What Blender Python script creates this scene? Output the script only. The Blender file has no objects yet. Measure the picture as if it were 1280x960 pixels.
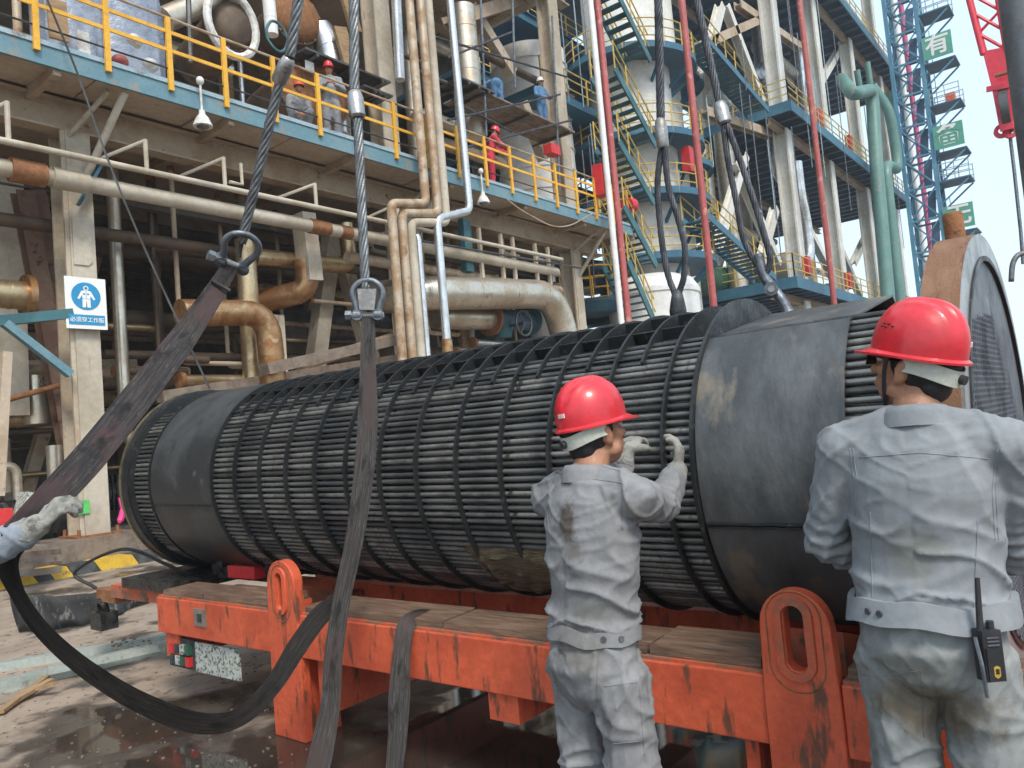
import bpy, math, random
import numpy as np
from mathutils import Vector, Matrix, noise
random.seed(7)
SC = bpy.context.scene
COL = SC.collection
rad = math.radians
# ------------------------------------------------------------------ camera
EYE = Vector((0, 0, 1.6))
FPX = 965.0                                   # focal length in pixels of a 1280 px wide picture
YAW, PITCH, ROLL = rad(38.4), rad(3.65), rad(5.0)
_fh = Vector((math.cos(YAW), math.sin(YAW), 0)); _rt = Vector((math.sin(YAW), -math.cos(YAW), 0)); _up = Vector((0, 0, 1))
FWD = _fh * math.cos(PITCH) + _up * math.sin(PITCH)
_u2 = _up * math.cos(PITCH) - _fh * math.sin(PITCH)
RGT = _rt * math.cos(ROLL) - _u2 * math.sin(ROLL)
UPV = _u2 * math.cos(ROLL) + _rt * math.sin(ROLL)
cam_d = bpy.data.cameras.new('camera'); cam = bpy.data.objects.new('camera', cam_d); COL.objects.link(cam)
cam_d.sensor_width = 36; cam_d.lens = 36 * FPX / 1280; cam_d.clip_start = 0.05; cam_d.clip_end = 3000
m = Matrix((RGT, UPV, -FWD)).transposed().to_4x4(); m.translation = EYE
cam.matrix_world = m
SC.camera = cam
# ------------------------------------------------------------------ sky, sun, exposure
SUN_AZ, SUN_EL = (-0.50, -0.85), 50
w = bpy.data.worlds.new('World'); SC.world = w; w.use_nodes = True
wn = w.node_tree.nodes; bg = wn['Background']
sky = wn.new('ShaderNodeTexSky'); sky.sky_type = 'NISHITA'; sky.sun_disc = False
sky.sun_elevation = rad(SUN_EL); sky.sun_rotation = math.atan2(SUN_AZ[0], SUN_AZ[1])
sky.air_density = 1.0; sky.dust_density = 2.0; sky.ozone_density = 1.0
hz = wn.new('ShaderNodeMix'); hz.data_type = 'RGBA'; hz.inputs[0].default_value = .6; hz.inputs[7].default_value = (4.1, 5.05, 5.55, 1)   # thin bright cloud all over
w.node_tree.links.new(sky.outputs[0], hz.inputs[6]); w.node_tree.links.new(hz.outputs[2], bg.inputs[0]); bg.inputs[1].default_value = 0.14
sd = bpy.data.lights.new('sun', 'SUN'); sd.energy = 1.5;  sd.angle = rad(14); sd.color = (1, .93, .83)
so = bpy.data.objects.new('sun', sd); COL.objects.link(so)
_h = math.hypot(*SUN_AZ)
so.rotation_euler = Vector((SUN_AZ[0] / _h * math.cos(rad(SUN_EL)), SUN_AZ[1] / _h * math.cos(rad(SUN_EL)), math.sin(rad(SUN_EL)))).to_track_quat('Z', 'Y').to_euler()
so.location = (0, 0, 40)
SC.view_settings.view_transform = 'Standard'; SC.view_settings.look = 'None'
SC.view_settings.exposure = 1.0; SC.view_settings.gamma = 1
SC.cycles.use_denoising = True
SC.cycles.max_bounces = 6
# ------------------------------------------------------------------ helpers
def at(px, py, X=None, Y=None, Z=None, D=None):
    """point of the place seen along a given direction, on a plane X/Y/Z = const or at depth D"""
    d = FWD + RGT * ((px - 640) / FPX) + UPV * ((480 - py) / FPX)
    if D is not None: return EYE + d * D
    if X is not None: t = (X - EYE.x) / d.x
    elif Y is not None: t = (Y - EYE.y) / d.y
    else: t = (Z - EYE.z) / d.z
    return EYE + d * t
def depth(p): return (Vector(p) - EYE).dot(FWD)
def pxm(n, p): return n * depth(p) / FPX          # n photo pixels as metres at p

class MB:
    def __init__(s): s.v = []; s.f = []; s.mi = []; s.cur = 0
    def add(s, vs, fs):
        o = len(s.v); s.v.extend([tuple(x) for x in vs]); s.f.extend([tuple(i + o for i in f) for f in fs]); s.mi.extend([s.cur] * len(fs)); return s
    def box(s, c, size, R=None):
        c = Vector(c); h = [x / 2 for x in size]; vs = []
        for z in (-1, 1):
            for y in (-1, 1):
                for x in (-1, 1):
                    p = Vector((x * h[0], y * h[1], z * h[2]))
                    vs.append(c + (R @ p if R else p))
        return s.add(vs, [(0, 2, 3, 1), (4, 5, 7, 6), (0, 1, 5, 4), (2, 6, 7, 3), (0, 4, 6, 2), (1, 3, 7, 5)])
    def span(s, a, b):                              # box between two corners
        a = Vector(a); b = Vector(b); return s.box((a + b) / 2, [abs(x) for x in (b - a)])
    def bar(s, p0, p1, w, h, up=(0, 0, 1)):
        p0 = Vector(p0); p1 = Vector(p1); d = p1 - p0; L = d.length
        if L < 1e-6: return s
        y = d / L; up = Vector(up); x = y.cross(up)
        if x.length < 1e-4: x = y.cross(Vector((1, 0, 0)))
        x.normalize(); z = x.cross(y)
        return s.box((p0 + p1) / 2, (w, L, h), Matrix((x, y, z)).transposed())
    def ibeam(s, p0, p1, w, h, t=.03, up=(0, 0, 1)):
        p0 = Vector(p0); p1 = Vector(p1); y = (p1 - p0).normalized(); up = Vector(up); x = y.cross(up)
        if x.length < 1e-4: x = y.cross(Vector((1, 0, 0)))
        x.normalize(); z = x.cross(y)
        s.bar(p0 + z * (h / 2 - t / 2), p1 + z * (h / 2 - t / 2), w, t, z); s.bar(p0 - z * (h / 2 - t / 2), p1 - z * (h / 2 - t / 2), w, t, z)
        return s.bar(p0, p1, t, h - 2 * t, z)
    def tube(s, pts, r, n=10, caps=True, closed=False):
        pts = [Vector(p) for p in pts]; m = len(pts)
        rs = r if isinstance(r, (list, tuple)) else [r] * m
        T = []
        for i in range(m):
            a = pts[(i - 1) % m] if (i or closed) else pts[0]; b = pts[(i + 1) % m] if (i < m - 1 or closed) else pts[-1]
            T.append((b - a).normalized())
        u = T[0].cross(Vector((0, 0, 1)))
        if u.length < 1e-3: u = T[0].cross(Vector((1, 0, 0)))
        u.normalize(); vs = []
        for i in range(m):
            u = u - T[i] * u.dot(T[i])
            if u.length < 1e-6: u = T[i].orthogonal()
            u.normalize(); v = T[i].cross(u)
            for k in range(n):
                a = 2 * math.pi * k / n; vs.append(pts[i] + (u * math.cos(a) + v * math.sin(a)) * rs[i])
        fs = []
        for i in range(m if closed else m - 1):
            j = (i + 1) % m
            for k in range(n): fs.append((i * n + k, i * n + (k + 1) % n, j * n + (k + 1) % n, j * n + k))
        if caps and not closed: fs += [tuple(range(n - 1, -1, -1)), tuple((m - 1) * n + k for k in range(n))]
        return s.add(vs, fs)
    def cyl(s, p0, p1, r, n=16, caps=True): return s.tube([p0, p1], r, n, caps)
    def lathe(s, p0, ax, prof, n=32, caps=True):     # prof: (distance along ax, radius)
        p0 = Vector(p0); ax = Vector(ax).normalized(); u = ax.orthogonal().normalized(); v = ax.cross(u); vs = []
        for t, r in prof:
            for k in range(n):
                a = 2 * math.pi * k / n; vs.append(p0 + ax * t + (u * math.cos(a) + v * math.sin(a)) * r)
        fs = []
        for i in range(len(prof) - 1):
            for k in range(n): fs.append((i * n + k, i * n + (k + 1) % n, (i + 1) * n + (k + 1) % n, (i + 1) * n + k))
        if caps: fs += [tuple(range(n - 1, -1, -1)), tuple((len(prof) - 1) * n + k for k in range(n))]
        return s.add(vs, fs)
    def ring(s, c, ax, r0, r1, t, n=48):             # flat annulus with thickness
        return s.lathe(Vector(c) - Vector(ax).normalized() * t / 2, ax, [(0, r0), (0, r1), (t, r1), (t, r0), (0, r0)], n, False)
    def prism(s, poly, o, u, v, t):                  # 2D polygon extruded along u x v
        o = Vector(o); u = Vector(u); v = Vector(v); w_ = u.cross(v).normalized(); n = len(poly)
        vs = [o + u * a + v * b for a, b in poly] + [o + u * a + v * b + w_ * t for a, b in poly]
        fs = [tuple(range(n - 1, -1, -1)), tuple(range(n, 2 * n))] + [(i, (i + 1) % n, n + (i + 1) % n, n + i) for i in range(n)]
        return s.add(vs, fs)
    def ribbon(s, pts, wid, wdir, t, nx=5, wav=0.0):
        pts = [Vector(p) for p in pts]; m = len(pts); vs = []; s.weave = []; Ln = 0
        for i in range(m):
            if i: Ln += (pts[i] - pts[i - 1]).length
            T = (pts[min(i + 1, m - 1)] - pts[max(i - 1, 0)]).normalized()
            wd = Vector(wdir[i]); wd = (wd - T * wd.dot(T)).normalized(); nn = T.cross(wd)
            for sgn in (1, -1):
                for k in range(nx):
                    a = k / (nx - 1) - .5; s.weave += [a * .16, Ln, sgn * .5]
                    vs.append(pts[i] + wd * (a * wid[i]) + nn * (sgn * t / 2 + wav * math.sin(i * 1.3 + k * 2.1) * (1 - abs(a))))
        fs = []; q = 2 * nx
        loop = list(range(nx)) + list(range(2 * nx - 1, nx - 1, -1))
        for i in range(m - 1):
            for k in range(q):
                a, b = loop[k], loop[(k + 1) % q]; fs.append((i * q + a, (i + 1) * q + a, (i + 1) * q + b, i * q + b))
        fs += [tuple(loop), tuple((m - 1) * q + k for k in reversed(loop))]
        return s.add(vs, fs)
    def mesh(s, name):
        me = bpy.data.meshes.new(name); me.from_pydata(s.v, [], s.f); me.validate(); me.update(); return me
    def build(s, name, mat, parent=None, smooth=False, **tags):
        me = s.mesh(name)
        if getattr(s, 'weave', None) and len(s.weave) == 3 * len(me.vertices): me.attributes.new('weave', 'FLOAT_VECTOR', 'POINT').data.foreach_set('vector', s.weave)
        for mm in (mat if isinstance(mat, (list, tuple)) else [mat]): me.materials.append(mm)
        if isinstance(mat, (list, tuple)) and len(s.mi) == len(me.polygons): me.polygons.foreach_set('material_index', s.mi)
        if smooth: me.shade_smooth() if smooth is True else shade_angle(me, smooth)
        return link(name, me, parent, **tags)
def shade_angle(me, deg):
    me.polygons.foreach_set('use_smooth', [True] * len(me.polygons)); 
    me.set_sharp_from_angle(angle=rad(deg))
def link(name, me, parent=None, **tags):
    o = bpy.data.objects.new(name, me); COL.objects.link(o)
    if parent is not None: attach(o, parent)
    for k, v in tags.items():
        if v: o[k if k != 'cat' else 'category'] = v
    return o
def attach(o, parent):
    o.parent = parent
    q = parent; M = Matrix.Identity(4)
    chain = []
    while q is not None: chain.append(q); q = q.parent
    for q in reversed(chain): M = M @ q.matrix_parent_inverse @ q.matrix_basis
    o.matrix_parent_inverse = M.inverted()
def thing(name, loc, label, cat, group=None):
    o = bpy.data.objects.new(name, None); COL.objects.link(o); o.location = loc; o.empty_display_size = .1
    o['label'] = label; o['category'] = cat
    if group: o['group'] = group
    return o
def fillet(pts, r, n=5):
    pts = [Vector(p) for p in pts]; out = [pts[0]]
    for i in range(1, len(pts) - 1):
        a, b, c = pts[i - 1], pts[i], pts[i + 1]; d0 = a - b; d1 = c - b
        q = min(r, d0.length * .48, d1.length * .48); p = b + d0.normalized() * q; s = b + d1.normalized() * q
        for k in range(n + 1):
            t = k / n; out.append(p * (1 - t) ** 2 + b * 2 * t * (1 - t) + s * t * t)
    out.append(pts[-1]); return out
def smoothpath(pts, n=6):                             # Catmull-Rom
    pts = [Vector(p) for p in pts]; P = [pts[0] * 2 - pts[1]] + pts + [pts[-1] * 2 - pts[-2]]; out = []
    for i in range(1, len(P) - 2):
        for k in range(n):
            t = k / n; a, b, c, d = P[i - 1:i + 3]
            out.append(.5 * (2 * b + (c - a) * t + (2 * a - 5 * b + 4 * c - d) * t * t + (3 * b - a - 3 * c + d) * t ** 3))
    out.append(pts[-1]); return out
def lerpn(vals, n):                                   # same resampling for scalars
    out = []
    for i in range(len(vals) - 1):
        for k in range(n): out.append(vals[i] + (vals[i + 1] - vals[i]) * k / n)
    out.append(vals[-1]); return out
def text_mesh(body, size, o, u, v, name, mat, parent, t=.004, bold=0.0):
    c = bpy.data.curves.new('text', 'FONT'); c.body = body; c.size = size; c.align_x = 'CENTER'; c.align_y = 'CENTER'; c.extrude = t; c.offset = bold
    ob = bpy.data.objects.new('text', c); COL.objects.link(ob)
    me = bpy.data.meshes.new_from_object(ob.evaluated_get(bpy.context.evaluated_depsgraph_get()))
    bpy.data.objects.remove(ob); bpy.data.curves.remove(c)
    u = Vector(u).normalized(); v = Vector(v).normalized(); M = Matrix((u, v, u.cross(v))).transposed().to_4x4(); M.translation = Vector(o)
    me.transform(M); me.materials.clear(); me.materials.append(mat)
    return link(name, me, parent)
# ------------------------------------------------------------------ procedural materials
MT = {}
def mk(name, col, rough=.6, metal=0.0, c2=None, s2=5, lo=.45, hi=.6, c3=None, s3=12, lo3=.58, hi3=.66, bump=.15, bs=60, stretch=(1, 1, 1), spec=.5, coat=0, rv=.15, sss=0, stretch3=None, det=6, bdist=.01):
    m = bpy.data.materials.new(name); m.use_nodes = True; nt = m.node_tree; N = nt.nodes; L = nt.links; p = N['Principled BSDF']
    tc = N.new('ShaderNodeTexCoord'); mp = N.new('ShaderNodeMapping'); mp.inputs['Scale'].default_value = stretch
    L.new(tc.outputs['Object'], mp.inputs[0])
    def nz(sc, src=mp, d=det):
        n = N.new('ShaderNodeTexNoise'); n.inputs['Scale'].default_value = sc; n.inputs['Detail'].default_value = d; n.inputs['Roughness'].default_value = .6; L.new(src.outputs[0], n.inputs[0]); return n
    def mr(src, a, b, c=0, d=1):
        r = N.new('ShaderNodeMapRange'); r.inputs[1].default_value = a; r.inputs[2].default_value = b; r.inputs[3].default_value = c; r.inputs[4].default_value = d; L.new(src, r.inputs[0]); return r
    def mix(f, a, b):
        x = N.new('ShaderNodeMix'); x.data_type = 'RGBA'; L.new(f, x.inputs[0])
        for i, q in ((6, a), (7, b)):
            if hasattr(q, 'links'): L.new(q, x.inputs[i])
            else: x.inputs[i].default_value = (*q, 1)
        return x.outputs[2]
    n1 = nz(s2)
    c2 = c2 or tuple(x * .78 for x in col)
    out = mix(mr(n1.outputs['Fac'], lo, hi).outputs[0], col, c2)
    if c3:
        mp3 = mp
        if stretch3: mp3 = N.new('ShaderNodeMapping'); mp3.inputs['Scale'].default_value = stretch3; L.new(tc.outputs['Object'], mp3.inputs[0])
        n3 = nz(s3, mp3, 8); f3 = mr(n3.outputs['Fac'], lo3, hi3); out = mix(f3.outputs[0], out, c3)
    nf = nz(s2 * 9 if s2 < 30 else s2 * 3); fine = mr(nf.outputs['Fac'], .3, .7, .88, 1.1)
    ml = N.new('ShaderNodeVectorMath'); ml.operation = 'SCALE'; L.new(out, ml.inputs[0]); L.new(fine.outputs[0], ml.inputs['Scale'])
    L.new(ml.outputs[0], p.inputs['Base Color'])
    rr = mr(n1.outputs['Fac'], .3, .7, max(.03, rough - rv), min(1, rough + rv)); L.new(rr.outputs[0], p.inputs['Roughness'])
    p.inputs['Metallic'].default_value = metal; p.inputs['Specular IOR Level'].default_value = spec
    if coat: p.inputs['Coat Weight'].default_value = coat; p.inputs['Coat Roughness'].default_value = .12
    if sss: p.inputs['Subsurface Weight'].default_value = sss; p.inputs['Subsurface Radius'].default_value = (.01, .004, .002)
    if bump:
        nb = nz(bs); b = N.new('ShaderNodeBump'); b.inputs['Strength'].default_value = bump; b.inputs['Distance'].default_value = bdist
        L.new(nb.outputs['Fac'], b.inputs['Height']); L.new(b.outputs[0], p.inputs['Normal'])
    MT[name] = m; return m
RUST = (.17, .075, .03)
mk('orange', (.66, .115, .05), .55, c2=(.53, .085, .036), s2=3.5, c3=(.15, .06, .035), s3=9, lo3=.555, hi3=.64, bump=.4, bs=22, stretch3=(1.6, 1.6, .4), bdist=.01)
mk('orange_worn', (.52, .11, .05), .75, c2=(.25, .13, .08), s2=8, c3=(.10, .06, .04), s3=6, bump=.5, bs=40)
mk('rust', (.22, .09, .035), .85, c2=(.30, .14, .06), s2=9, c3=(.10, .05, .03), s3=25, bump=.5, bs=80)
mk('rust_flange', (.20, .10, .055), .88, c2=(.25, .14, .085), s2=6, c3=(.14, .06, .03), s3=14, bump=.35, bs=70, stretch=(1, 2.5, 1))
mk('timber', (.13, .075, .048), .88, c2=(.20, .125, .08), s2=7, c3=(.07, .05, .04), s3=5, bump=.6, bs=18, stretch=(5, .6, 5))
mk('log', (.12, .092, .055), .9, c2=(.07, .05, .03), s2=10, c3=(.24, .19, .11), s3=14, bump=1, bs=16, stretch=(2, 1, 6), bdist=.02)
mk('tube', (.18, .18, .173), .32, .4, c2=(.075, .077, .08), s2=4, c3=(.125, .12, .10), s3=9, bump=.3, bs=45, stretch=(1, .5, 1), bdist=.004)
mk('tube_pale', (.25, .24, .225), .36, .4, c2=(.10, .098, .094), s2=5, c3=(.05, .048, .046), s3=9, bump=.4, bs=40, bdist=.004)
mk('tube_dark', (.07, .07, .07), .36, .35, c2=(.038, .038, .04), s2=5, c3=(.13, .12, .10), s3=12, lo3=.62, bump=.4, bs=40, bdist=.004)
mk('tube_inner_shade', (.012, .012, .012), .6, .2, bump=0)  # greasy tubes, near-black so the shade between rows sits in the colour
mk('baffle', (.038, .040, .042), .42, .4, c2=(.022, .024, .026), s2=7, c3=(.10, .10, .095), s3=18, lo3=.62, hi3=.7, bump=.3, bs=50)
mk('wrapper', (.062, .067, .070), .42, .25, c2=(.115, .122, .126), s2=2.4, lo=.42, hi=.60, c3=(.19, .165, .13), s3=3.2, lo3=.55, hi3=.64, bump=.35, bs=22, stretch=(1, 1.6, .8))
mk('wrapper_far', (.045, .048, .05), .46, .3, c2=(.075, .078, .08), s2=2.5, c3=(.12, .12, .10), s3=5, lo3=.64, hi3=.72, bump=.25, bs=35)
mk('tubesheet', (.13, .14, .16), .5, .4, c2=(.08, .09, .105), s2=5, c3=(.4, .4, .4), s3=6, lo3=.66, hi3=.75, bump=.2, bs=40)
mk('tube_end', (.19, .21, .24), .45, .5, c2=(.09, .10, .125), s2=6, bump=0)
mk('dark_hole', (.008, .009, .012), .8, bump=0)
mk('bright_ring', (.42, .43, .43), .4, .6, c2=(.3, .31, .31), s2=8)
mk('brass_edge', (.28, .24, .15), .4, .6, c2=(.14, .12, .08), s2=9, bump=.2)
mk('wire', (.24, .25, .255), .42, .75, c2=(.15, .155, .16), s2=14, bump=.3, bs=150)
mk('ferrule', (.42, .41, .40), .4, .7, c2=(.28, .27, .26), s2=10, c3=(.15, .12, .1), s3=16, bump=.3, bs=40)
mk('galv', (.19, .21, .235), .45, .6, c2=(.11, .12, .14), s2=9, bump=.3, bs=60)
mk('steel_grey', (.17, .18, .19), .55, .3, c2=(.12, .125, .135), s2=3, c3=(.22, .2, .18), s3=4)
mk('wire_dark', (.085, .09, .10), .5, .6, c2=(.05, .052, .06), s2=10, bump=.3, bs=120)
mk('beige', (.50, .43, .335), .8, c2=(.40, .325, .24), s2=1.5, c3=(.26, .15, .08), s3=4, lo3=.60, hi3=.72, bump=.2, bs=25, stretch3=(3, 3, .35))
mk('beige_pale', (.51, .455, .37), .8, c2=(.40, .345, .265), s2=1.2, c3=(.34, .22, .12), s3=4, lo3=.62, hi3=.74, bump=.2, bs=20, stretch3=(3, 3, .3))
mk('soffit', (.52, .43, .34), .85, c2=(.43, .345, .265), s2=.8, c3=(.17, .12, .09), s3=3, lo3=.66, hi3=.72, bump=.2, bs=15)
mk('beam', (.47, .38, .285), .8, c2=(.38, .28, .19), s2=1.2, c3=(.16, .085, .045), s3=4, lo3=.62, hi3=.72, bump=.2, bs=15)
mk('brown_steel', (.17, .095, .065), .8, c2=(.22, .14, .10), s2=1.5, c3=(.10, .05, .03), s3=4, bump=.2)
mk('blue', (.12, .235, .285), .6, c2=(.16, .27, .31), s2=2, c3=(.30, .23, .16), s3=1.6, lo3=.56, hi3=.66, bump=.15, stretch3=(1.3, 2, .8))
mk('blue_pale', (.32, .42, .47), .65, c2=(.24, .36, .42), s2=2, c3=(.2, .17, .14), s3=4)
mk('blue_steel', (.035, .125, .20), .55, c2=(.05, .16, .23), s2=1, c3=(.12, .09, .07), s3=5, lo3=.68, hi3=.75)
mk('blue_deck', (.05, .12, .20), .55, c2=(.07, .15, .24), s2=.8)
mk('teal_steel', (.05, .15, .17), .55, c2=(.035, .11, .13), s2=1.5)
mk('yellow', (.75, .40, .035), .5, c2=(.66, .34, .03), s2=2, c3=(.3, .16, .05), s3=7, lo3=.68, hi3=.74)
mk('yellow_far', (.62, .42, .09), .6, c2=(.5, .36, .1), s2=1)
mk('alu', (.62, .57, .48), .38, .8, c2=(.50, .42, .32), s2=1.6, c3=(.34, .20, .10), s3=2.2, lo3=.6, hi3=.75, bump=.15, bs=12)
mk('alu_gold', (.52, .40, .24), .36, .8, c2=(.40, .28, .15), s2=2, c3=(.28, .13, .05), s3=3, lo3=.58, hi3=.72, bump=.15, bs=14)
mk('copper', (.42, .25, .13), .42, .75, c2=(.30, .14, .055), s2=3, c3=(.5, .38, .22), s3=4, bump=.25, bs=14)
mk('silver', (.66, .67, .67), .3, .85, c2=(.52, .53, .54), s2=2, bump=.1, bs=10)
mk('pipe_rusty', (.48, .39, .29), .6, .25, c2=(.36, .24, .14), s2=2.5, c3=(.24, .12, .06), s3=4, lo3=.55, hi3=.7, bump=.2)
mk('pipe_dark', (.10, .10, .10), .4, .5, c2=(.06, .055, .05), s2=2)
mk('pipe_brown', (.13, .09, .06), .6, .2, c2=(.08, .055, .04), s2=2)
mk('white_tower', (.72, .71, .66), .55, .1, c2=(.62, .60, .53), s2=.6, c3=(.42, .36, .28), s3=1.5, lo3=.66, hi3=.78, stretch3=(2, 2, .3))
mk('white', (.78, .78, .76), .5, c2=(.68, .68, .66), s2=3)
mk('red_pole', (.42, .095, .085), .5, c2=(.36, .075, .07), s2=1, c3=(.5, .22, .2), s3=3)
mk('red', (.62, .035, .04), .45, c2=(.5, .03, .035), s2=2)
mk('crane_red', (.70, .03, .06), .45, c2=(.6, .025, .05), s2=1)
mk('magenta', (.55, .08, .20), .5)
mk('green_pipe', (.10, .22, .20), .5, c2=(.13, .26, .23), s2=.7, c3=(.2, .24, .2), s3=2)
mk('green_tank', (.03, .11, .07), .5)
mk('tower_blue', (.07, .22, .34), .55, c2=(.10, .27, .38), s2=1)
mk('sign_green', (.09, .34, .25), .5, c2=(.11, .38, .28), s2=1)
mk('sign_white', (.82, .82, .80), .45, c2=(.78, .78, .76), s2=4, bump=.05)
mk('sign_blue', (.02, .27, .52), .45, c2=(.02, .25, .48), s2=4, bump=.05)
mk('concrete', (.24, .20, .165), .9, c2=(.17, .135, .105), s2=3, c3=(.13, .09, .06), s3=5, bump=.5, bs=30)
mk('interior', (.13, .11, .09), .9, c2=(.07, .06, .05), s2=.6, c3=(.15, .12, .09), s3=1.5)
mk('black_paint', (.035, .04, .042), .7, c2=(.08, .085, .085), s2=6, bump=.4, bs=30)
mk('kerb_yellow', (.62, .40, .04), .7, c2=(.5, .3, .03), s2=5, c3=(.10, .09, .08), s3=6, lo3=.6, hi3=.68, bump=.3)
mk('black_grease', (.016, .016, .017), .32, .1, c2=(.04, .04, .04), s2=14, bump=.8, bs=30)
mk('rubber', (.02, .02, .02), .7)
mk('tarp', (.035, .036, .036), .85, c2=(.2, .2, .19), s2=16, lo=.55, hi=.66, bump=.6, bs=20, stretch=(1, 1, .3))
mk('galv_bar', (.52, .58, .55), .4, .5, c2=(.42, .50, .46), s2=3, c3=(.3, .3, .27), s3=9)
mk('plate_white', (.55, .57, .52), .5, c2=(.4, .42, .38), s2=20, c3=(.08, .10, .08), s3=45, lo3=.52, hi3=.58)
mk('cloth_blue', (.33, .37, .42), .9, bump=.3, bs=90)
mk('plastic_sheet', (.30, .34, .42), .3, c2=(.22, .26, .34), s2=5, bump=.8, bs=5, spec=.6, bdist=.05)
mk('grey_coverall', (.235, .235, .240), .9, c2=(.19, .19, .195), s2=4, c3=(.14, .13, .115), s3=5, lo3=.60, hi3=.74, bump=.35, bs=55, bdist=.004)
mk('grey_jacket', (.245, .262, .278), .9, c2=(.215, .232, .248), s2=3, c3=(.215, .21, .19), s3=3.5, lo3=.60, hi3=.75, bump=.3, bs=50, bdist=.004)
mk('grey_trousers', (.265, .28, .278), .9, c2=(.225, .24, .236), s2=4, c3=(.175, .16, .125), s3=3, lo3=.54, hi3=.70, bump=.3, bs=50, bdist=.004)
mk('arm_cloth', (.27, .30, .345), .9, c2=(.23, .26, .30), s2=5, bump=.3, bs=55, bdist=.004)
mk('coverall_far', (.26, .27, .29), .9); mk('coverall_red', (.55, .035, .07), .85); mk('coverall_blue', (.10, .22, .40), .85)
mk('skin', (.42, .215, .13), .5, c2=(.36, .17, .10), s2=12, bump=.15, bs=120, sss=.08, bdist=.002)
mk('hair', (.014, .013, .013), .55, bump=.8, bs=160, stretch=(1, 1, .3), bdist=.004)
mk('helmet', (.66, .022, .035), .33, c2=(.56, .02, .03), s2=5, c3=(.52, .12, .12), s3=14, lo3=.64, hi3=.80, bump=.12, bs=55, coat=.35, rv=.12, bdist=.004)
mk('helmet_white', (.8, .8, .78), .35); mk('helmet_orange', (.75, .13, .05), .4)
mk('band', (.52, .53, .47), .5, c2=(.46, .47, .41), s2=9)
mk('glove', (.28, .275, .245), .95, c2=(.19, .185, .165), s2=14, c3=(.10, .095, .085), s3=18, lo3=.55, hi3=.64, bump=.7, bs=70, bdist=.005)
mk('black_plastic', (.02, .021, .024), .42, c2=(.03, .03, .034), s2=9)
mk('gold', (.62, .40, .06), .35, .4); mk('pink', (.75, .05, .25), .6); mk('green_tape', (.10, .55, .12), .6)
mk('glass_dark', (.015, .014, .016), .12); mk('orange_plastic', (.7, .12, .03), .35)
mk('brick', (.26, .13, .09), .85, c2=(.34, .19, .13), s2=4)
mk('lamp_white', (.7, .7, .68), .5, c2=(.5, .48, .44), s2=8)
mk('wood_board', (.36, .24, .13), .8, c2=(.27, .17, .09), s2=4, stretch=(1, 1, 4))
mk('shoe', (.03, .028, .026), .6); mk('eye', (.7, .68, .65), .2, bump=0); mk('iris', (.02, .012, .01), .2, bump=0)

def sling_mat(name, dark, mid, light, red=None):
    m = bpy.data.materials.new(name); m.use_nodes = True; N = m.node_tree.nodes; L = m.node_tree.links; p = N['Principled BSDF']
    at_ = N.new('ShaderNodeAttribute'); at_.attribute_name = 'weave'
    def nz(sc, d, s=1):
        mp = N.new('ShaderNodeMapping'); mp.inputs['Scale'].default_value = sc; L.new(at_.outputs['Vector'], mp.inputs[0]); n = N.new('ShaderNodeTexNoise'); n.inputs['Scale'].default_value = s; n.inputs['Detail'].default_value = d; L.new(mp.outputs[0], n.inputs[0]); return n
    def ramp(src, a, b, c1, c2, base=None):
        r = N.new('ShaderNodeMapRange'); r.inputs[1].default_value = a; r.inputs[2].default_value = b; L.new(src, r.inputs[0]); x = N.new('ShaderNodeMix'); x.data_type = 'RGBA'; L.new(r.outputs[0], x.inputs[0])
        if base is not None: L.new(base, x.inputs[6])
        else: x.inputs[6].default_value = (*c1, 1)
        x.inputs[7].default_value = (*c2, 1); return x.outputs[2]
    streak = nz((150, 5, 1), 4); c = ramp(streak.outputs['Fac'], .42, .62, dark, mid)
    c = ramp(nz((260, 16, 1), 3).outputs['Fac'], .60, .72, None, light, c)
    if red: c = ramp(nz((9, 3, 1), 3).outputs['Fac'], .50, .68, None, red, c)
    c = ramp(nz((14, 7, 1), 5).outputs['Fac'], .56, .70, None, tuple(x * .6 for x in dark), c)
    L.new(c, p.inputs['Base Color']); p.inputs['Roughness'].default_value = .82; p.inputs['Specular IOR Level'].default_value = .3
    b = N.new('ShaderNodeBump'); b.inputs['Strength'].default_value = .7; b.inputs['Distance'].default_value = .004; L.new(nz((220, 60, 1), 3).outputs['Fac'], b.inputs['Height']); L.new(b.outputs[0], p.inputs['Normal']); MT[name] = m
sling_mat('sling_dark', (.020, .018, .018), (.050, .042, .041), (.12, .105, .10), (.062, .036, .036))
sling_mat('sling_grey', (.045, .042, .041), (.085, .078, .075), (.17, .16, .15), (.075, .055, .052))
sling_mat('sling_black', (.013, .012, .011), (.026, .022, .021), (.055, .048, .045))
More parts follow.
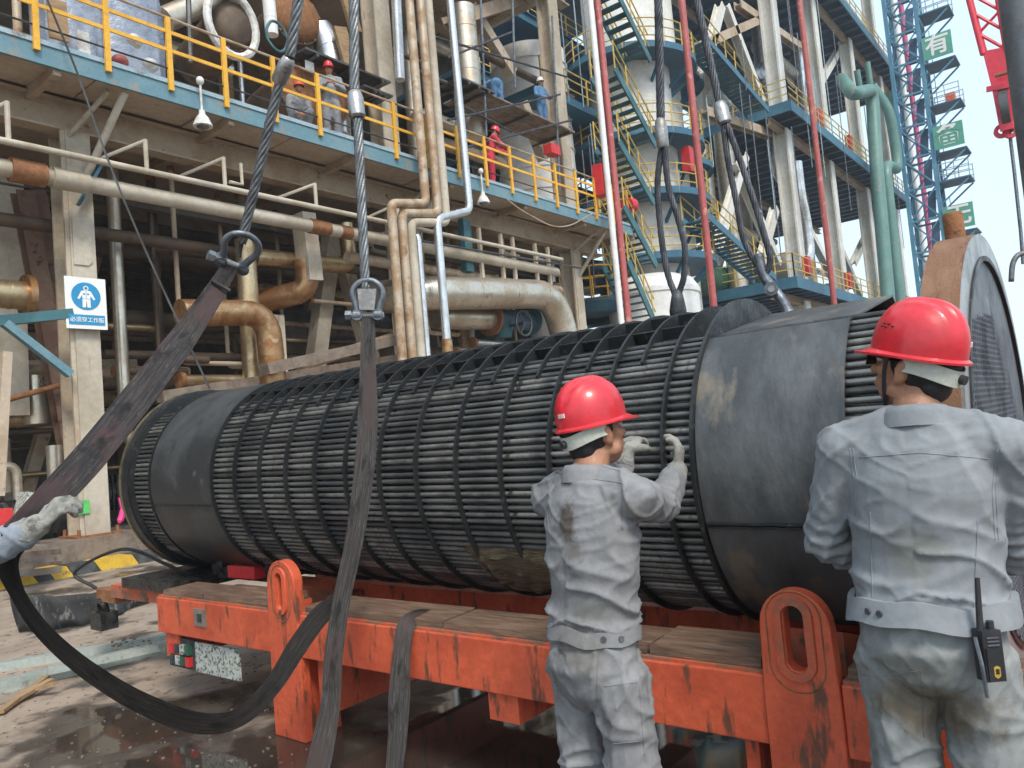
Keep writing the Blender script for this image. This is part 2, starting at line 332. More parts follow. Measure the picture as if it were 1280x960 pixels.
def stain(mat, c, r, col, strength=.8, ns=22, nseed=.0):
    """dirt mark of its own shape on a garment, centred at c"""
    nt = mat.node_tree; N = nt.nodes; L = nt.links; p = N['Principled BSDF']; src = p.inputs['Base Color'].links[0].from_socket
    tc = N.new('ShaderNodeTexCoord'); a = N.new('ShaderNodeVectorMath'); a.operation = 'SUBTRACT'; a.inputs[1].default_value = c; L.new(tc.outputs['Object'], a.inputs[0])
    d = N.new('ShaderNodeVectorMath'); d.operation = 'DIVIDE'; d.inputs[1].default_value = r; L.new(a.outputs[0], d.inputs[0]); l = N.new('ShaderNodeVectorMath'); l.operation = 'LENGTH'; L.new(d.outputs[0], l.inputs[0])
    n = N.new('ShaderNodeTexNoise'); n.inputs['Scale'].default_value = ns; n.inputs['Detail'].default_value = 7; n.inputs['Roughness'].default_value = .65; L.new(tc.outputs['Object'], n.inputs[0])
    m1 = N.new('ShaderNodeMath'); m1.operation = 'MULTIPLY_ADD'; m1.inputs[1].default_value = 2.4; m1.inputs[2].default_value = -1.2; L.new(n.outputs['Fac'], m1.inputs[0]); m2 = N.new('ShaderNodeMath'); L.new(m1.outputs[0], m2.inputs[0]); L.new(l.outputs['Value'], m2.inputs[1])
    mr = N.new('ShaderNodeMapRange'); mr.inputs[1].default_value = 1.1; mr.inputs[2].default_value = .35; mr.inputs[3].default_value = 0; mr.inputs[4].default_value = strength; L.new(m2.outputs[0], mr.inputs[0])
    x = N.new('ShaderNodeMix'); x.data_type = 'RGBA'; L.new(mr.outputs[0], x.inputs[0]); L.new(src, x.inputs[6]); x.inputs[7].default_value = (*col, 1); L.new(x.outputs[2], p.inputs['Base Color'])
# ================================================================== ground
def ground_mat():
    m = bpy.data.materials.new('wet_concrete'); m.use_nodes = True; nt = m.node_tree; N = nt.nodes; L = nt.links; p = N['Principled BSDF']
    tc = N.new('ShaderNodeTexCoord'); sx = N.new('ShaderNodeSeparateXYZ'); L.new(tc.outputs['Object'], sx.inputs[0])
    def nz(s, d=6, r=.6):
        n = N.new('ShaderNodeTexNoise'); n.inputs['Scale'].default_value = s; n.inputs['Detail'].default_value = d; n.inputs['Roughness'].default_value = r; L.new(tc.outputs['Object'], n.inputs[0]); return n.outputs['Fac']
    def mr(src, a, b, c=0., d=1.):
        r = N.new('ShaderNodeMapRange'); r.inputs[1].default_value = a; r.inputs[2].default_value = b; r.inputs[3].default_value = c; r.inputs[4].default_value = d; L.new(src, r.inputs[0]); return r.outputs[0]
    def mth(op, a, b):
        x = N.new('ShaderNodeMath'); x.operation = op
        for i, q in enumerate((a, b)):
            if hasattr(q, 'links'): L.new(q, x.inputs[i])
            else: x.inputs[i].default_value = q
        return x.outputs[0]
    def mix(f, a, b):
        x = N.new('ShaderNodeMix'); x.data_type = 'RGBA'; L.new(f, x.inputs[0])
        for i, q in ((6, a), (7, b)):
            if hasattr(q, 'links'): L.new(q, x.inputs[i])
            else: x.inputs[i].default_value = (*q, 1)
        return x.outputs[2]
    pud = mth('ADD', nz(.62, 5, .55), mr(sx.outputs['Y'], 3.4, 6.1, .10, -.055))       # water collects at the near, low side of the yard
    wet = mr(pud, .50, .545); pool = mr(pud, .555, .585)
    dry = mix(mr(nz(2.2), .4, .62), (.34, .27, .21), (.26, .20, .152))
    dry = mix(mr(nz(9, 8), .56, .66), dry, (.13, .10, .08))
    oil = mr(nz(.35, 4), .55, .66)
    wetc = mix(mr(nz(5), .4, .6), (.095, .078, .064), (.066, .053, .043))
    c = mix(wet, dry, wetc); c = mix(pool, c, (.045, .036, .029))
    L.new(c, p.inputs['Base Color'])
    r = mth('SUBTRACT', .85, mth('ADD', mth('MULTIPLY', wet, .42), mth('MULTIPLY', pool, .39)))
    L.new(mth('MAXIMUM', r, .035), p.inputs['Roughness'])
    b = N.new('ShaderNodeBump'); b.inputs['Distance'].default_value = .012
    L.new(mth('ADD', nz(14, 8), mth('MULTIPLY', nz(70, 4), .3)), b.inputs['Height']); L.new(mr(pool, 0, 1, .55, .012), b.inputs['Strength']); L.new(b.outputs[0], p.inputs['Normal'])
    return m
GM = ground_mat()
g = MB(); g.add([(-300, -300, 0), (400, -300, 0), (400, 400, 0), (-300, 400, 0)], [(0, 1, 2, 3)]); g.build('ground', GM, kind='structure')
# ================================================================== process building along the yard: platform, columns, railing
YE, YC = 12.6, 13.8                       # platform edge, column line
ZB, ZT = 7.95, 8.32                       # underside and top of the platform
XL, XR = -2.0, 23.25
plat = thing('platform', (10, YC, ZB), 'long raised concrete platform with blue steel edge and beige underside', 'platform')
MB().span((XL, YE + .06, ZB + .14), (XR, 24, ZT - .02)).build('deck_slab', MT['soffit'], plat)
x = XL; k = 0
while x < XR:                                        # soffit panels between joints
    x2 = min(x + 1.94, XR); dz = .006 * ((k * 7) % 5 - 2)
    MB().span((x + .02, YE + .1, ZB + .1 + dz), (x2 - .02, YC - .12, ZB + .135)).build('soffit_panel', MT['soffit'], plat); x = x2; k += 1
MB().span((XL, YE - .015, ZB), (XR, YE + .045, ZT - .06)).build('fascia', MT['blue'], plat)
MB().span((XL, YE - .04, ZT - .058), (XR, YE + .2, ZT + .02)).build('toe_edge', MT['blue_pale'], plat)
MB().ibeam((XL, YC + .05, 7.72), (XR - .4, YC + .05, 7.72), .32, .56, .035).build('main_beam', MT['beam'], plat)
MB().ibeam((XL, 18.5, 7.65), (XR - .4, 18.5, 7.65), .32, .6, .035).build('main_beam', MT['beam'], plat)
for i in range(9):
    X = -1.0 + i * 3.05
    MB().bar((X, YE + .06, ZB + .02), (X, 23, ZB + .02), .12, .2).build('cross_beam', MT['beam'], plat)
mk('plinth', (.21, .165, .13), .9, c2=(.15, .11, .085), s2=4, c3=(.23, .18, .14), s3=7, bump=.5, bs=30)
COLX = [5.75, 13.55, 21.25, -2.0]
for i, X in enumerate(COLX[:3]):                     # bracket struts to the platform edge
    MB().cyl((X + .12, YC - .1, 6.6), (X + .45, YE + .14, ZB - .0), .065, 12).build('bracket_strut', MT['beige_pale'], plat, smooth=40)
    MB().cyl((X - .1, YC - .1, 7.35), (X + .25, YE + .3, ZB + .02), .045, 10).build('bracket_strut', MT['beige_pale'], plat, smooth=40)
cl = ['beige cladded steel column carrying the work clothes sign, on a concrete plinth', 'beige column behind the bank of rusty vertical pipes', 'beige column at the end of the platform beside the red and white risers']
for i, X in enumerate(COLX[:3]):
    c = thing('steel_column', (X, YC, 0), cl[i], 'column', 'columns under the raised platform')
    Z0 = .52
    MB().ibeam((X, YC + .16, Z0), (X, YC + .16, 7.44), .46, .50, .05, up=(0, 1, 0)).build('shaft', MT['beige'], c)
    MB().span((X - .16, YC - .12, Z0), (X + .24, YC - .085, 7.44)).build('cladding', MT['beige_pale'], c)
    if i == 0:
        MB().prism([(-.13, 5.1), (.1, 5.1), (.17, 5.17), (.17, 5.85), (.1, 5.92), (-.13, 5.92)], (X, YC - .12, 0), (1, 0, 0), (0, 0, 1), .025).build('patch_plate', MT['beige_pale'], c)
    MB().span((X - .34, YC - .22, .50), (X + .40, YC + .5, .535)).build('base_plate', MT['rust'], c)
    MB().span((X - .66, YC - .42, 0), (X + .70, YC + .75, .50)).build('plinth', MT['plinth'], c)
    for bx in (-.28, .34):
        for by in (-.16, .4): MB().cyl((X + bx, YC + by, .53), (X + bx, YC + by, .64), .03, 8).build('anchor_bolt', MT['rust'], c)
UPZ = [(5.75, 17), (13.4, 17), (21.4, 17)]
ul = ['pale upper storey column at the far left above the platform', 'pale rectangular column rising above the platform behind the centre wire rope', 'tall tan column rising past the scaffold of the blue clad workers']
for (X, z), lb in zip(UPZ[1:], ul[1:]):
    c = thing('upper_column', (X, YC, ZT), lb, 'column')
    MB().ibeam((X, YC + .25, ZT), (X, YC + .25, z), .5, .5, .05, up=(0, 1, 0)).build('shaft', MT['beige'], c)
    MB().span((X - .3, YC - .06, ZT), (X + .22, YC - .015, z)).build('cladding', MT['beige_pale'], c)
roof = thing('upper_floor', (12, 16, 16.6), 'dark upper floor slab with steel beams high over the platform', 'floor slab')
MB().span((XL, 14.2, 17.0), (22.6, 25, 17.3)).build('slab', MT['soffit'], roof)
MB().ibeam((XL, 14.05, 16.7), (22.6, 14.05, 16.7), .4, .6, .05).build('edge_beam', MT['beam'], roof)
MB().ibeam((XL, 18, 16.7), (22.6, 18, 16.7), .4, .6, .05).build('inner_beam', MT['beam'], roof)
for X in (5.75, 13.4, 21.4): MB().ibeam((X, 14.3, 16.68), (X, 24, 16.68), .3, .5, .04).build('cross_beam', MT['beam'], roof)
bk = thing('back_wall', (12, 24, 0), 'dark brown rear wall deep inside the process building', 'wall')  # panels in a mottled dark brown
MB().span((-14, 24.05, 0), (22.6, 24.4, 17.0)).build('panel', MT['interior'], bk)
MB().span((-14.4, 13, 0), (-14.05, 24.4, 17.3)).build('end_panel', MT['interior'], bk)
for i in range(8):
    X = -10 + i * 4.2; MB().ibeam((X, 23.8, 0), (X, 23.8, 17), .35, .35, .03, up=(0, 1, 0)).build('pilaster', MT['beam'], bk)
for Z in (3.2, 5.6, 11, 14): MB().ibeam((-14, 23.5, Z), (22.4, 23.5, Z), .25, .35, .03).build('girt', MT['beam'], bk)
# railing along the platform edge, one thing per bay run
def railing(name, label, pts, h=1.22, n_rail=(.62, .96), post=.07, mat='yellow', top=True, thin=True, group=None, flat=True, rr=.03, skip=0):
    """pts: post feet; every post and rail is a part"""
    r = thing(name, pts[0], label, 'railing', group)
    for p in pts[skip:]:
        p = Vector(p)
        if flat: MB().box(p + Vector((0, -.005, h / 2 - .06)), (post * 1.3, post * .8, h + .12)).build('post', MT[mat], r)
        else: MB().cyl(p, p + Vector((0, 0, h)), post / 2, 6).build('post', MT[mat], r)
    up = Vector((0, 0, 1))
    for a, b in zip(pts[:-1], pts[1:]):
        a = Vector(a); b = Vector(b); d = (b - a).normalized() * .0
        for z in n_rail: MB().bar(a + up * z, b + up * z, .03, rr * 2.1).build('rail', MT[mat], r) if flat else MB().cyl(a + up * z, b + up * z, rr, 6).build('rail', MT[mat], r)
        if top: MB().cyl(a + up * h, b + up * h, rr * .8, 6).build('top_rail', MT['pipe_rusty' if flat else mat], r)
        if thin: MB().cyl(a + up * .28, b + up * .28, .018, 5).build('cable', MT['pipe_dark'], r)
    return r
P0 = 4.76 - 1.07 * 3
posts = [(P0 + 1.075 * i, YE - .05, ZT - .07) for i in range(21)]
posts = [p for p in posts if p[0] < 22.9]
railing('railing', 'yellow railing along the blue platform edge, left run over the sign column', posts[:7])
railing('railing', 'yellow railing along the platform edge in front of the grey clad worker', posts[6:12], skip=1)
railing('railing', 'yellow railing along the platform edge in front of the red clad worker', posts[11:], skip=1)
posts2 = [(XR - .1, YE + .05 + 1.1 * i, ZT) for i in range(5)]
railing('railing', 'yellow end railing of the platform beside the red riser', posts2)
# black and yellow kerb under the plinths
kb = thing('kerb', (5, 12.9, 0), 'black and yellow striped kerb below the column plinth', 'kerb')
KS = [(1.6, 2.5, 0), (2.5, 3.1, 1), (3.1, 3.95, 0), (3.95, 4.5, 1), (4.5, 4.72, 0), (4.72, 5.0, 1), (5.0, 5.4, 0), (5.4, 6.0, 1), (6.0, 6.9, 0), (6.9, 7.5, 1), (7.5, 8.4, 0), (8.4, 9.0, 1)]
for a_, b_, c_ in KS:
    L_ = b_ - a_; MB().prism([(0, 0), (L_ - .01, 0), (L_ - .01 - .10, .17), (-.10, .17)], (a_ + .1, 12.95, 0), (1, 0, 0), (0, 0, 1), -.5).build('kerb_block', MT['kerb_yellow' if c_ else 'black_paint'], kb)
# far low ground clutter wall behind the bundle's right end
wl = thing('brick_wall', (40, -1.5, 0), 'low reddish brown brick wall at the right edge behind the tube sheet', 'wall')
for r_ in range(14):
    for c_ in range(18): MB().box((30.0, -6.9 + c_ * .42 + (r_ % 2) * .2, .09 + r_ * .2 * 1.4), (.3, .40, .26)).build('brick', MT['brick'], wl)
# ================================================================== tube bundle
def bax(Y):
    t = (Y - 1.3) / 4.7; return 3.41 + .05 * t, 1.40 + .055 * t
def bp(Y, dx, dz):
    a, b = bax(Y); return Vector((a + dx, Y, b + dz))
BD = (bp(6, 0, 0) - bp(.4, 0, 0)).normalized()
RB = .70
bun = thing('tube_bundle', bp(3, 0, -RB), 'black greasy heat exchanger tube bundle lying on the orange trailer', 'tube bundle')
A_ = .0385; PT = .0338; front = []
for q, R_ in enumerate((.664, .631, .598)):              # rows of tubes just inside the baffle rims
    n_ = int(2 * math.pi * R_ / PT)
    for i in range(n_):
        a = 2 * math.pi * (i + .5 * q) / n_; dx, dz = R_ * math.cos(a), R_ * math.sin(a)
        if dz < .545 + .06 * dx: front.append((dx, dz))
for j in range(2):
    for i in range(-10, 11): front.append((i * PT + .5 * PT * j, .545 + .06 * i * PT - .034 * j))
front = sorted(front, key=lambda q: q[0] - .3 * q[1])[:298]
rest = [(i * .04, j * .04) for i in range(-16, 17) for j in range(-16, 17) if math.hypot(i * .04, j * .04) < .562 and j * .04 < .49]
TY0, TY1 = .50, 5.93
TM = []; random.seed(9)
for dx, dz in front:
    n = 20; mb = MB(); pts = []
    mb.tube([bp(TY0 + (TY1 - TY0) * k / n, dx, dz) - bp(TY0, dx, dz) for k in range(n + 1)], .0125, 8, False)
    if len(TM) < 12:
        tm = mb.mesh('tube'); tm.materials.append(MT[('tube', 'tube_pale', 'tube_dark', 'tube')[len(TM) % 4]]); tm.shade_smooth(); TM.append(tm)
        for v_ in tm.vertices: v_.co += Vector((random.uniform(-.0022, .0022), random.uniform(-.04, .04) if 0 else 0, random.uniform(-.0022, .0022)))
    o = link('tube', random.choice(TM)); o.location = bp(TY0, dx, dz); attach(o, bun)
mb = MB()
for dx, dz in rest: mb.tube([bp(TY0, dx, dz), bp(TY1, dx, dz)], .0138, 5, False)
mb.build('inner_tubes', MT['tube_inner_shade'], bun, smooth=True, kind='stuff')
# baffles: full rings, plus short crown plates half way between them
bY = [1.435 + .2795 * k for k in range(13)]
for k, Y in enumerate(bY):
    MB().ring(bp(Y, 0, 0), BD, .56, RB, .012, 72).build('baffle', MT['baffle'], bun, smooth=35)
def crown(Y, a0, a1, r0, r1, name, t=.012, n=14):
    po = [(r1 * math.cos(rad(a0 + (a1 - a0) * i / n)), r1 * math.sin(rad(a0 + (a1 - a0) * i / n))) for i in range(n + 1)]
    pi_ = [(r0 * math.cos(rad(a0 + (a1 - a0) * i / n)), r0 * math.sin(rad(a0 + (a1 - a0) * i / n))) for i in range(n, -1, -1)]
    return MB().prism(po + pi_, bp(Y, 0, 0), (1, 0, 0), (0, 0, 1), -t).build(name, MT['baffle'], bun)
for Y in bY[:-1]:
    crown(Y + .14, 50, 140, .58, RB - .004, 'crown_baffle')
# sealing strips along the crown make a grid of cells with the baffles
for a in (137, 121, 105, 88, 70, 54):
    u = Vector((math.cos(rad(a)), 0, math.sin(rad(a))))
    for k in range(len(bY) - 1):
        for h in (0, 1):
            y0 = bY[k] + .14 * h + .008; y1 = y0 + .122
            p = bp((y0 + y1) / 2, 0, 0) + u * .63
            q = Vector((-u.z, 0, u.x))
            tilt = .25 if a > 110 else 0
            uu = (u + q * tilt * ((k * 3 + h) % 3 - .6)).normalized()
            MB().bar(bp(y0, 0, 0) + u * .655, bp(y1, 0, 0) + u * .655, .007, .072, uu).build('sealing_strip', MT['baffle'], bun)
# curved floor plates under the crown cells
for k in range(len(bY) - 1):
    for h in (0, 1):
        y0 = bY[k] + .14 * h + .008; y1 = y0 + .124; vs = []; n_ = 16
        for Y in (y0, y1):
            for R_ in (.640, .634):
                for i in range(n_ + 1): a = rad(52 + 84 * i / n_); e = .008 * ((i // 3 + k + h) % 2); vs.append(bp(Y, (R_ - e) * math.cos(a), (R_ - e) * math.sin(a)))
        q = n_ + 1; fs = []
        for i in range(n_): fs += [(i, 2 * q + i, 2 * q + i + 1, i + 1), (q + i, q + i + 1, 3 * q + i + 1, 3 * q + i)]
        MB().add(vs, fs).build('cell_floor', MT['wrapper_far'], bun)
# sheet steel wrappers
def wrapper(y0, y1, R, mat, name, flat, t=.008):
    prof = []
    if flat:
        a0, a1 = math.atan2(.525, -.40), math.atan2(.66, .25)
        n = 60
        for i in range(n + 1):
            a = a1 - (2 * math.pi - (a0 - a1)) * i / n; prof.append((R * math.cos(a), R * math.sin(a)))
        prof[0] = (.25, .66); prof[-1] = (-.40, .525)
    else:
        prof = [(R * math.cos(2 * math.pi * i / 72), R * math.sin(2 * math.pi * i / 72)) for i in range(72)]
    mb = MB(); n = len(prof); vs = []
    ys = [y0 + (y1 - y0) * k / 8 for k in range(9)]
    for rr in (1, 1 - t / R):
        for Y in ys:
            for a, b in prof:
                den = noise.noise(Vector((a * 4, Y * 3, b * 4))) * .004
                vs.append(bp(Y, a * (rr + den), b * (rr + den)))
    fs = []; m9 = len(ys)
    for s in range(2):
        o = s * n * m9
        for k in range(m9 - 1):
            for i in range(n):
                f = (o + k * n + i, o + k * n + (i + 1) % n, o + (k + 1) * n + (i + 1) % n, o + (k + 1) * n + i); fs.append(f if s == 0 else f[::-1])
    for k in (0, m9 - 1):
        for i in range(n): fs.append((k * n + i, k * n + (i + 1) % n, n * m9 + k * n + (i + 1) % n, n * m9 + k * n + i))
    mb.add(vs, fs); return mb.build(name, MT[mat], bun, smooth=25)
w1_ = wrapper(.752, 1.300, .693, 'wrapper', 'wrapper_sheet', True)
w2_ = wrapper(4.797, 5.63, .693, 'wrapper_far', 'wrapper_sheet', False)
MB().ring(bp(1.304, 0, 0), BD, .55, RB + .012, .014, 80).build('end_baffle', MT['baffle'], bun, smooth=35)
MB().ring(bp(5.645, 0, 0), BD, .55, RB, .014, 80).build('end_baffle', MT['baffle'], bun, smooth=35)
# weld seams on the wrappers
for (y0, y1, a, par) in ((.76, 1.295, 197, w1_), (4.80, 5.62, 192, w2_)):
    for da in (0, 1.1) if par is w1_ else (0,):
        pts = [bp(y0 + (y1 - y0) * k / 24, .697 * math.cos(rad(a + da)), .697 * math.sin(rad(a + da)) + random.uniform(-.0015, .0015)) for k in range(25)]
        MB().tube(pts, .006, 5).build('weld_seam', MT['baffle'], par)
# floating head end: flange rings and the backing ring
MB().ring(bp(5.98, 0, 0), BD, .40, .722, .10, 80).build('floating_head_ring', MT['baffle'], bun, smooth=35)
MB().ring(bp(6.045, 0, 0), BD, .40, .730, .022, 80).build('ring_edge', MT['brass_edge'], bun, smooth=35)
MB().ring(bp(5.922, 0, 0), BD, .60, .712, .012, 80).build('ring_edge', MT['baffle'], bun, smooth=35)
MB().ring(bp(6.10, 0, 0), BD, .0, .60, .06, 60).build('floating_tube_sheet', MT['baffle'], bun, smooth=35)
# near tube sheet: rusty flange, machined ring, drilled face with the tube ends
FY = .375; RT = .80
ts = MB().ring(bp(FY + .065, 0, 0), BD, .30, RT, .115, 96).build('tube_sheet_flange', MT['rust_flange'], bun, smooth=35)
MB().ring(bp(FY + .004, 0, 0), BD, .715, RT - .004, .012, 96).build('machined_ring', MT['bright_ring'], ts, smooth=35)
MB().ring(bp(FY + .008, 0, 0), BD, .0, .712, .006, 96).build('drilled_face', MT['tubesheet'], ts, smooth=35)
MB().ring(bp(FY - .002, 0, 0), BD, .698, .716, .014, 96).build('face_groove_lip', MT['baffle'], ts, smooth=35)
mb = MB(); n = 8; cs = [(math.cos(2 * math.pi * k / n), math.sin(2 * math.pi * k / n)) for k in range(n)]
lat2 = [(i * A_ + .5 * A_ * (j % 2), j * A_ / 2) for i in range(-20, 21) for j in range(-40, 41)]
lat2 = [q for q in lat2 if math.hypot(*q) < .684 and q[1] < .50 + .1 * q[0]]
mb2 = MB()
for dx, dz in lat2:
    vs = []
    for (yy, r) in ((FY + .004, .0158), (FY - .002, .0150), (FY - .002, .0132), (FY + .003, .0130)):
        for c_, s_ in cs: vs.append(bp(yy, dx + r * c_, dz + r * s_))
    fs = []
    for q in range(3):
        for k in range(n): fs.append((q * n + k, q * n + (k + 1) % n, (q + 1) * n + (k + 1) % n, (q + 1) * n + k))
    mb.add(vs, fs)
    mb2.add([bp(FY + .0025, dx + .0132 * c_, dz + .0132 * s_) for c_, s_ in cs], [tuple(range(n))])
mb.build('tube_ends', MT['tube_end'], ts, kind='stuff'); mb2.build('tube_bores', MT['dark_hole'], ts, kind='stuff')
# lifting pin on top of the flange
a0 = bp(FY + .065, -.12, .775)
MB().lathe(a0, (-.04, 0, 1), [(0, .034), (.10, .034), (.11, .030), (.112, .012)], 14).build('lifting_pin', MT['rust'], bun, smooth=35)
# greasy residue clinging to the lower tubes
# ================================================================== orange trailer
XF = 2.62
tr = thing('trailer', (XF + .8, 2.5, 0), 'bright orange steel transport trailer with slotted lifting lugs', 'trailer')
Z0, Z1 = .46, .695
def tb(x0, x1, y0, y1, z0, z1, name='beam', mat='orange', par=None):
    return MB().span((x0, y0, z0), (x1, y1, z1)).build(name, MT[mat], par or tr)
def soften(o, w_=.006):
    b = o.modifiers.new('edge', 'BEVEL'); b.width = w_; b.segments = 2; b.limit_method = 'ANGLE'; return o
LUG = [(3.73, 4.01), (.83, 1.085)]
ys = [-2.2, .83, 1.085, 3.73, 4.01, 5.35]
for a, b in ((-2.2, .83), (1.085, 3.73), (4.01, 5.35)):
    soften(tb(XF, XF + .30, a + .001, b - .001, Z0, Z1, 'side_beam'))
    tb(XF + .012, XF + .30, a + .004, b - .004, Z1 - .002, Z1 + .012, 'wear_plate', 'orange_worn')
tb(XF + 1.32, XF + 1.62, -2.2, 5.35, Z0, Z1, 'side_beam')
tb(XF + .34, XF + .44, -2.2, 5.2, .40, .60, 'inner_beam')
tb(XF + .9, XF + .98, -2.2, 5.2, .56, .66, 'inner_beam')
for y in (5.2, 3.87, 2.30, .95, -.8):
    w_ = .20 if y in (3.87, .95) else .17
    tb(XF + .022, XF + 1.6, y - w_ / 2, y + w_ / 2, .335 if y == 2.30 else .30, Z0 - .004, 'cross_beam')
tb(XF + .05, XF + 1.5, 3.60, 3.66, .15, .45, 'gusset_plate'); tb(XF + .05, XF + 1.5, 1.15, 1.2, .15, .45, 'gusset_plate')
# timber packing on the beam
y = -2.1; k = 0
while y < 5.3:
    L_ = [1.25, .9, 1.5, 1.1][k % 4]; y2 = min(y + L_, 5.32)
    hit = any(y < b_ and y2 > a_ for a_, b_ in LUG)
    segs = [(y, y2)]
    for a_, b_ in LUG:
        segs = [s for q in segs for s in ([(q[0], min(q[1], a_ - .01)), (max(q[0], b_ + .01), q[1])]) if s[1] - s[0] > .05]
    for a, b in segs:
        MB().prism([(.03, 0), (.285, 0), (.283, .035 + .006 * (k % 3)), (.036, .03)], (XF, b - .008, Z1 + .014), (1, 0, 0), (0, 0, 1), b - a - .016).build('timber_board', MT['timber'], tr)
    y = y2; k += 1
for i, (ya, yb) in enumerate(LUG):
    yc = (ya + yb) / 2; hw = (yb - ya) / 2; top = .995
    n = 14; poly = [(-hw, 0), (hw, 0)] + [(hw * .93 * math.cos(math.pi * k / n), top - hw * .95 + hw * .95 * math.sin(math.pi * k / n)) for k in range(n + 1)]
    poly = [(-hw, 0), (hw, 0), (hw, .62)] + poly[2:] + [(-hw, .62)]
    # plate with a slot: outer polygon bridged to the slot outline
    sw, s0, s1 = .026 if i == 0 else .034, top - hw * .95 - .115, top - hw * .95 + .035
    m_ = 40
    def outer(t):
        # walk by angle around the slot centre
        cz = (s0 + s1) / 2; a = 2 * math.pi * t; d = (math.cos(a), math.sin(a)); best = 9
        for (p, q) in zip(poly, poly[1:] + poly[:1]):
            ex, ey = q[0] - p[0], q[1] - p[1]; den = d[0] * ey - d[1] * ex
            if abs(den) < 1e-9: continue
            s = ((p[0]) * ey - (p[1] - cz) * ex) / den; u = ((p[0]) * d[1] - (p[1] - cz) * d[0]) / den
            if s > 0 and -1e-6 <= u <= 1 + 1e-6: best = min(best, s)
        return (best * d[0], cz + best * d[1])
    def slot(t, r):
        cz = (s0 + s1) / 2; h = (s1 - s0) / 2; a = 2 * math.pi * t
        x = r * math.cos(a); z = r * math.sin(a) + (h if math.sin(a) > 1e-6 else -h if math.sin(a) < -1e-6 else 0); return (x, cz + z)
    ts_ = [k / m_ for k in range(m_)]
    corners = [math.atan2(p[1] - (s0 + s1) / 2, p[0]) / (2 * math.pi) % 1 for p in poly[:2]]
    ts_ = sorted(set(ts_ + corners)); q = len(ts_)
    lug = MB(); vs = []
    for X in (XF - .014, XF + .05):
        for t in ts_: a = outer(t); vs.append((X, yc + a[0], a[1]))
        for t in ts_: a = slot(t, sw); vs.append((X, yc + a[0], a[1]))
    fs = []
    for k in range(q):
        j = (k + 1) % q
        fs += [(k, q + k, q + j, j), (2 * q + k, 2 * q + j, 3 * q + j, 3 * q + k), (k, j, 2 * q + j, 2 * q + k), (q + k, 3 * q + k, 3 * q + j, q + j)]
    lug.add(vs, fs); lo = soften(lug.build('lug_leg', MT['orange'], tr))
    db = MB(); vs = []
    for X, r in ((XF - .0145, sw + .034), (XF - .026, sw + .031), (XF - .026, sw + .004), (XF - .0145, sw + .003)):
        for k in range(36): a = slot((k + .5) / 36, r); vs.append((X, yc + a[0], a[1]))
    for b_ in range(3):
        for k in range(36): db.f.append((b_ * 36 + k, b_ * 36 + (k + 1) % 36, (b_ + 1) * 36 + (k + 1) % 36, (b_ + 1) * 36 + k))
    db.v = [tuple(v) for v in vs]; db.mi = [0] * len(db.f); db.build('doubler_ring', MT['orange_worn'] if i else MT['orange'], lo, smooth=40)
    tb(XF + .052, XF + .26, ya + .03, yb - .03, 0.0, Z0 - .002, 'leg_box', 'orange', lo)
    MB().tube([(XF - .0145, yc + slot((k + .5) / 36, sw + .058)[0], slot((k + .5) / 36, sw + .058)[1] - .01) for k in range(36)], .0032, 5, closed=True).build('weld_bead', MT['rust'], lo)
# number plate and light cluster under the beam end
pl = MB().span((XF + .03, 4.42, .235), (XF + .045, 4.93, .425)).build('light_plate', MT['plate_white'], tr)
for i in range(4): 
    for j in range(2): MB().box((XF + .022, 5.0 + .065 * i, .29 + .075 * j), (.03, .05, .06)).build('lamp_lens', MT[['red', 'green_tank', 'plate_white', 'black_paint'][(i + j) % 4]], pl)
MB().span((XF + .035, 4.94, .235), (XF + .05, 5.28, .43)).build('lamp_tray', MT['black_paint'], tr)
MB().box((XF - .004, 4.78, .60), (.008, .14, .11)).build('rating_plate', MT['concrete'], tr)
MB().box((XF - .010, 4.78, .60), (.006, .05, .05)).build('plate_stamp', MT['black_paint'], tr)
# drawbar and coupling at the far end
tb(XF + .25, XF + .55, 5.36, 6.6, .56, .66, 'drawbar', 'orange_worn'); tb(XF + .28, XF + .52, 6.61, 6.95, .50, .60, 'coupling_head', 'rust')
tb(XF + .2, XF + .95, 5.5, 6.3, .665, .74, 'grease_tray', 'black_grease')
MB().ring((XF + .3, 6.9, .44), (1, 0, .2), .05, .09, .04, 20).build('towing_eye', MT['black_grease'], tr)
MB().span((XF + .22, 6.75, .28), (XF + .36, 6.95, .42)).build('stop_block', MT['black_grease'], tr)
MB().tube(smoothpath([(XF + .3, 7.0, .6), (XF + .2, 7.15, .75), (XF + .4, 6.7, .92), (XF + .5, 6.2, .8), (XF + .5, 5.9, .73)], 8), .014, 6).build('brake_hose', MT['rubber'], tr)
# greasy gear between beam and bundle at the far end
gr = thing('winch_unit', (3.5, 5.1, .7), 'black grease covered winch with a red housing under the far end of the bundle', 'winch')
MB().box((3.42, 5.2, .76), (.5, .75, .10)).build('frame', MT['black_grease'], gr)
MB().box((3.12, 5.02, .79), (.10, .34, .085)).build('housing', MT['red'], gr)
MB().cyl((3.12, 4.72, .80), (3.3, 4.72, .80), .085, 20).build('drum', MT['black_grease'], gr, smooth=40)
MB().cyl((3.10, 4.72, .80), (3.13, 4.72, .80), .04, 12).build('hub', MT['baffle'], gr, smooth=40)
for k in range(5): MB().box((3.15 + .03 * k, 5.35 - .14 * k, .83), (.09, .07, .05), Matrix.Rotation(.4 * k, 3, 'Z')).build('clamp', MT['black_grease'], gr)
MB().box((3.18, 4.9, .865), (.05, .1, .025)).build('label_tag', MT['plate_white'], gr)
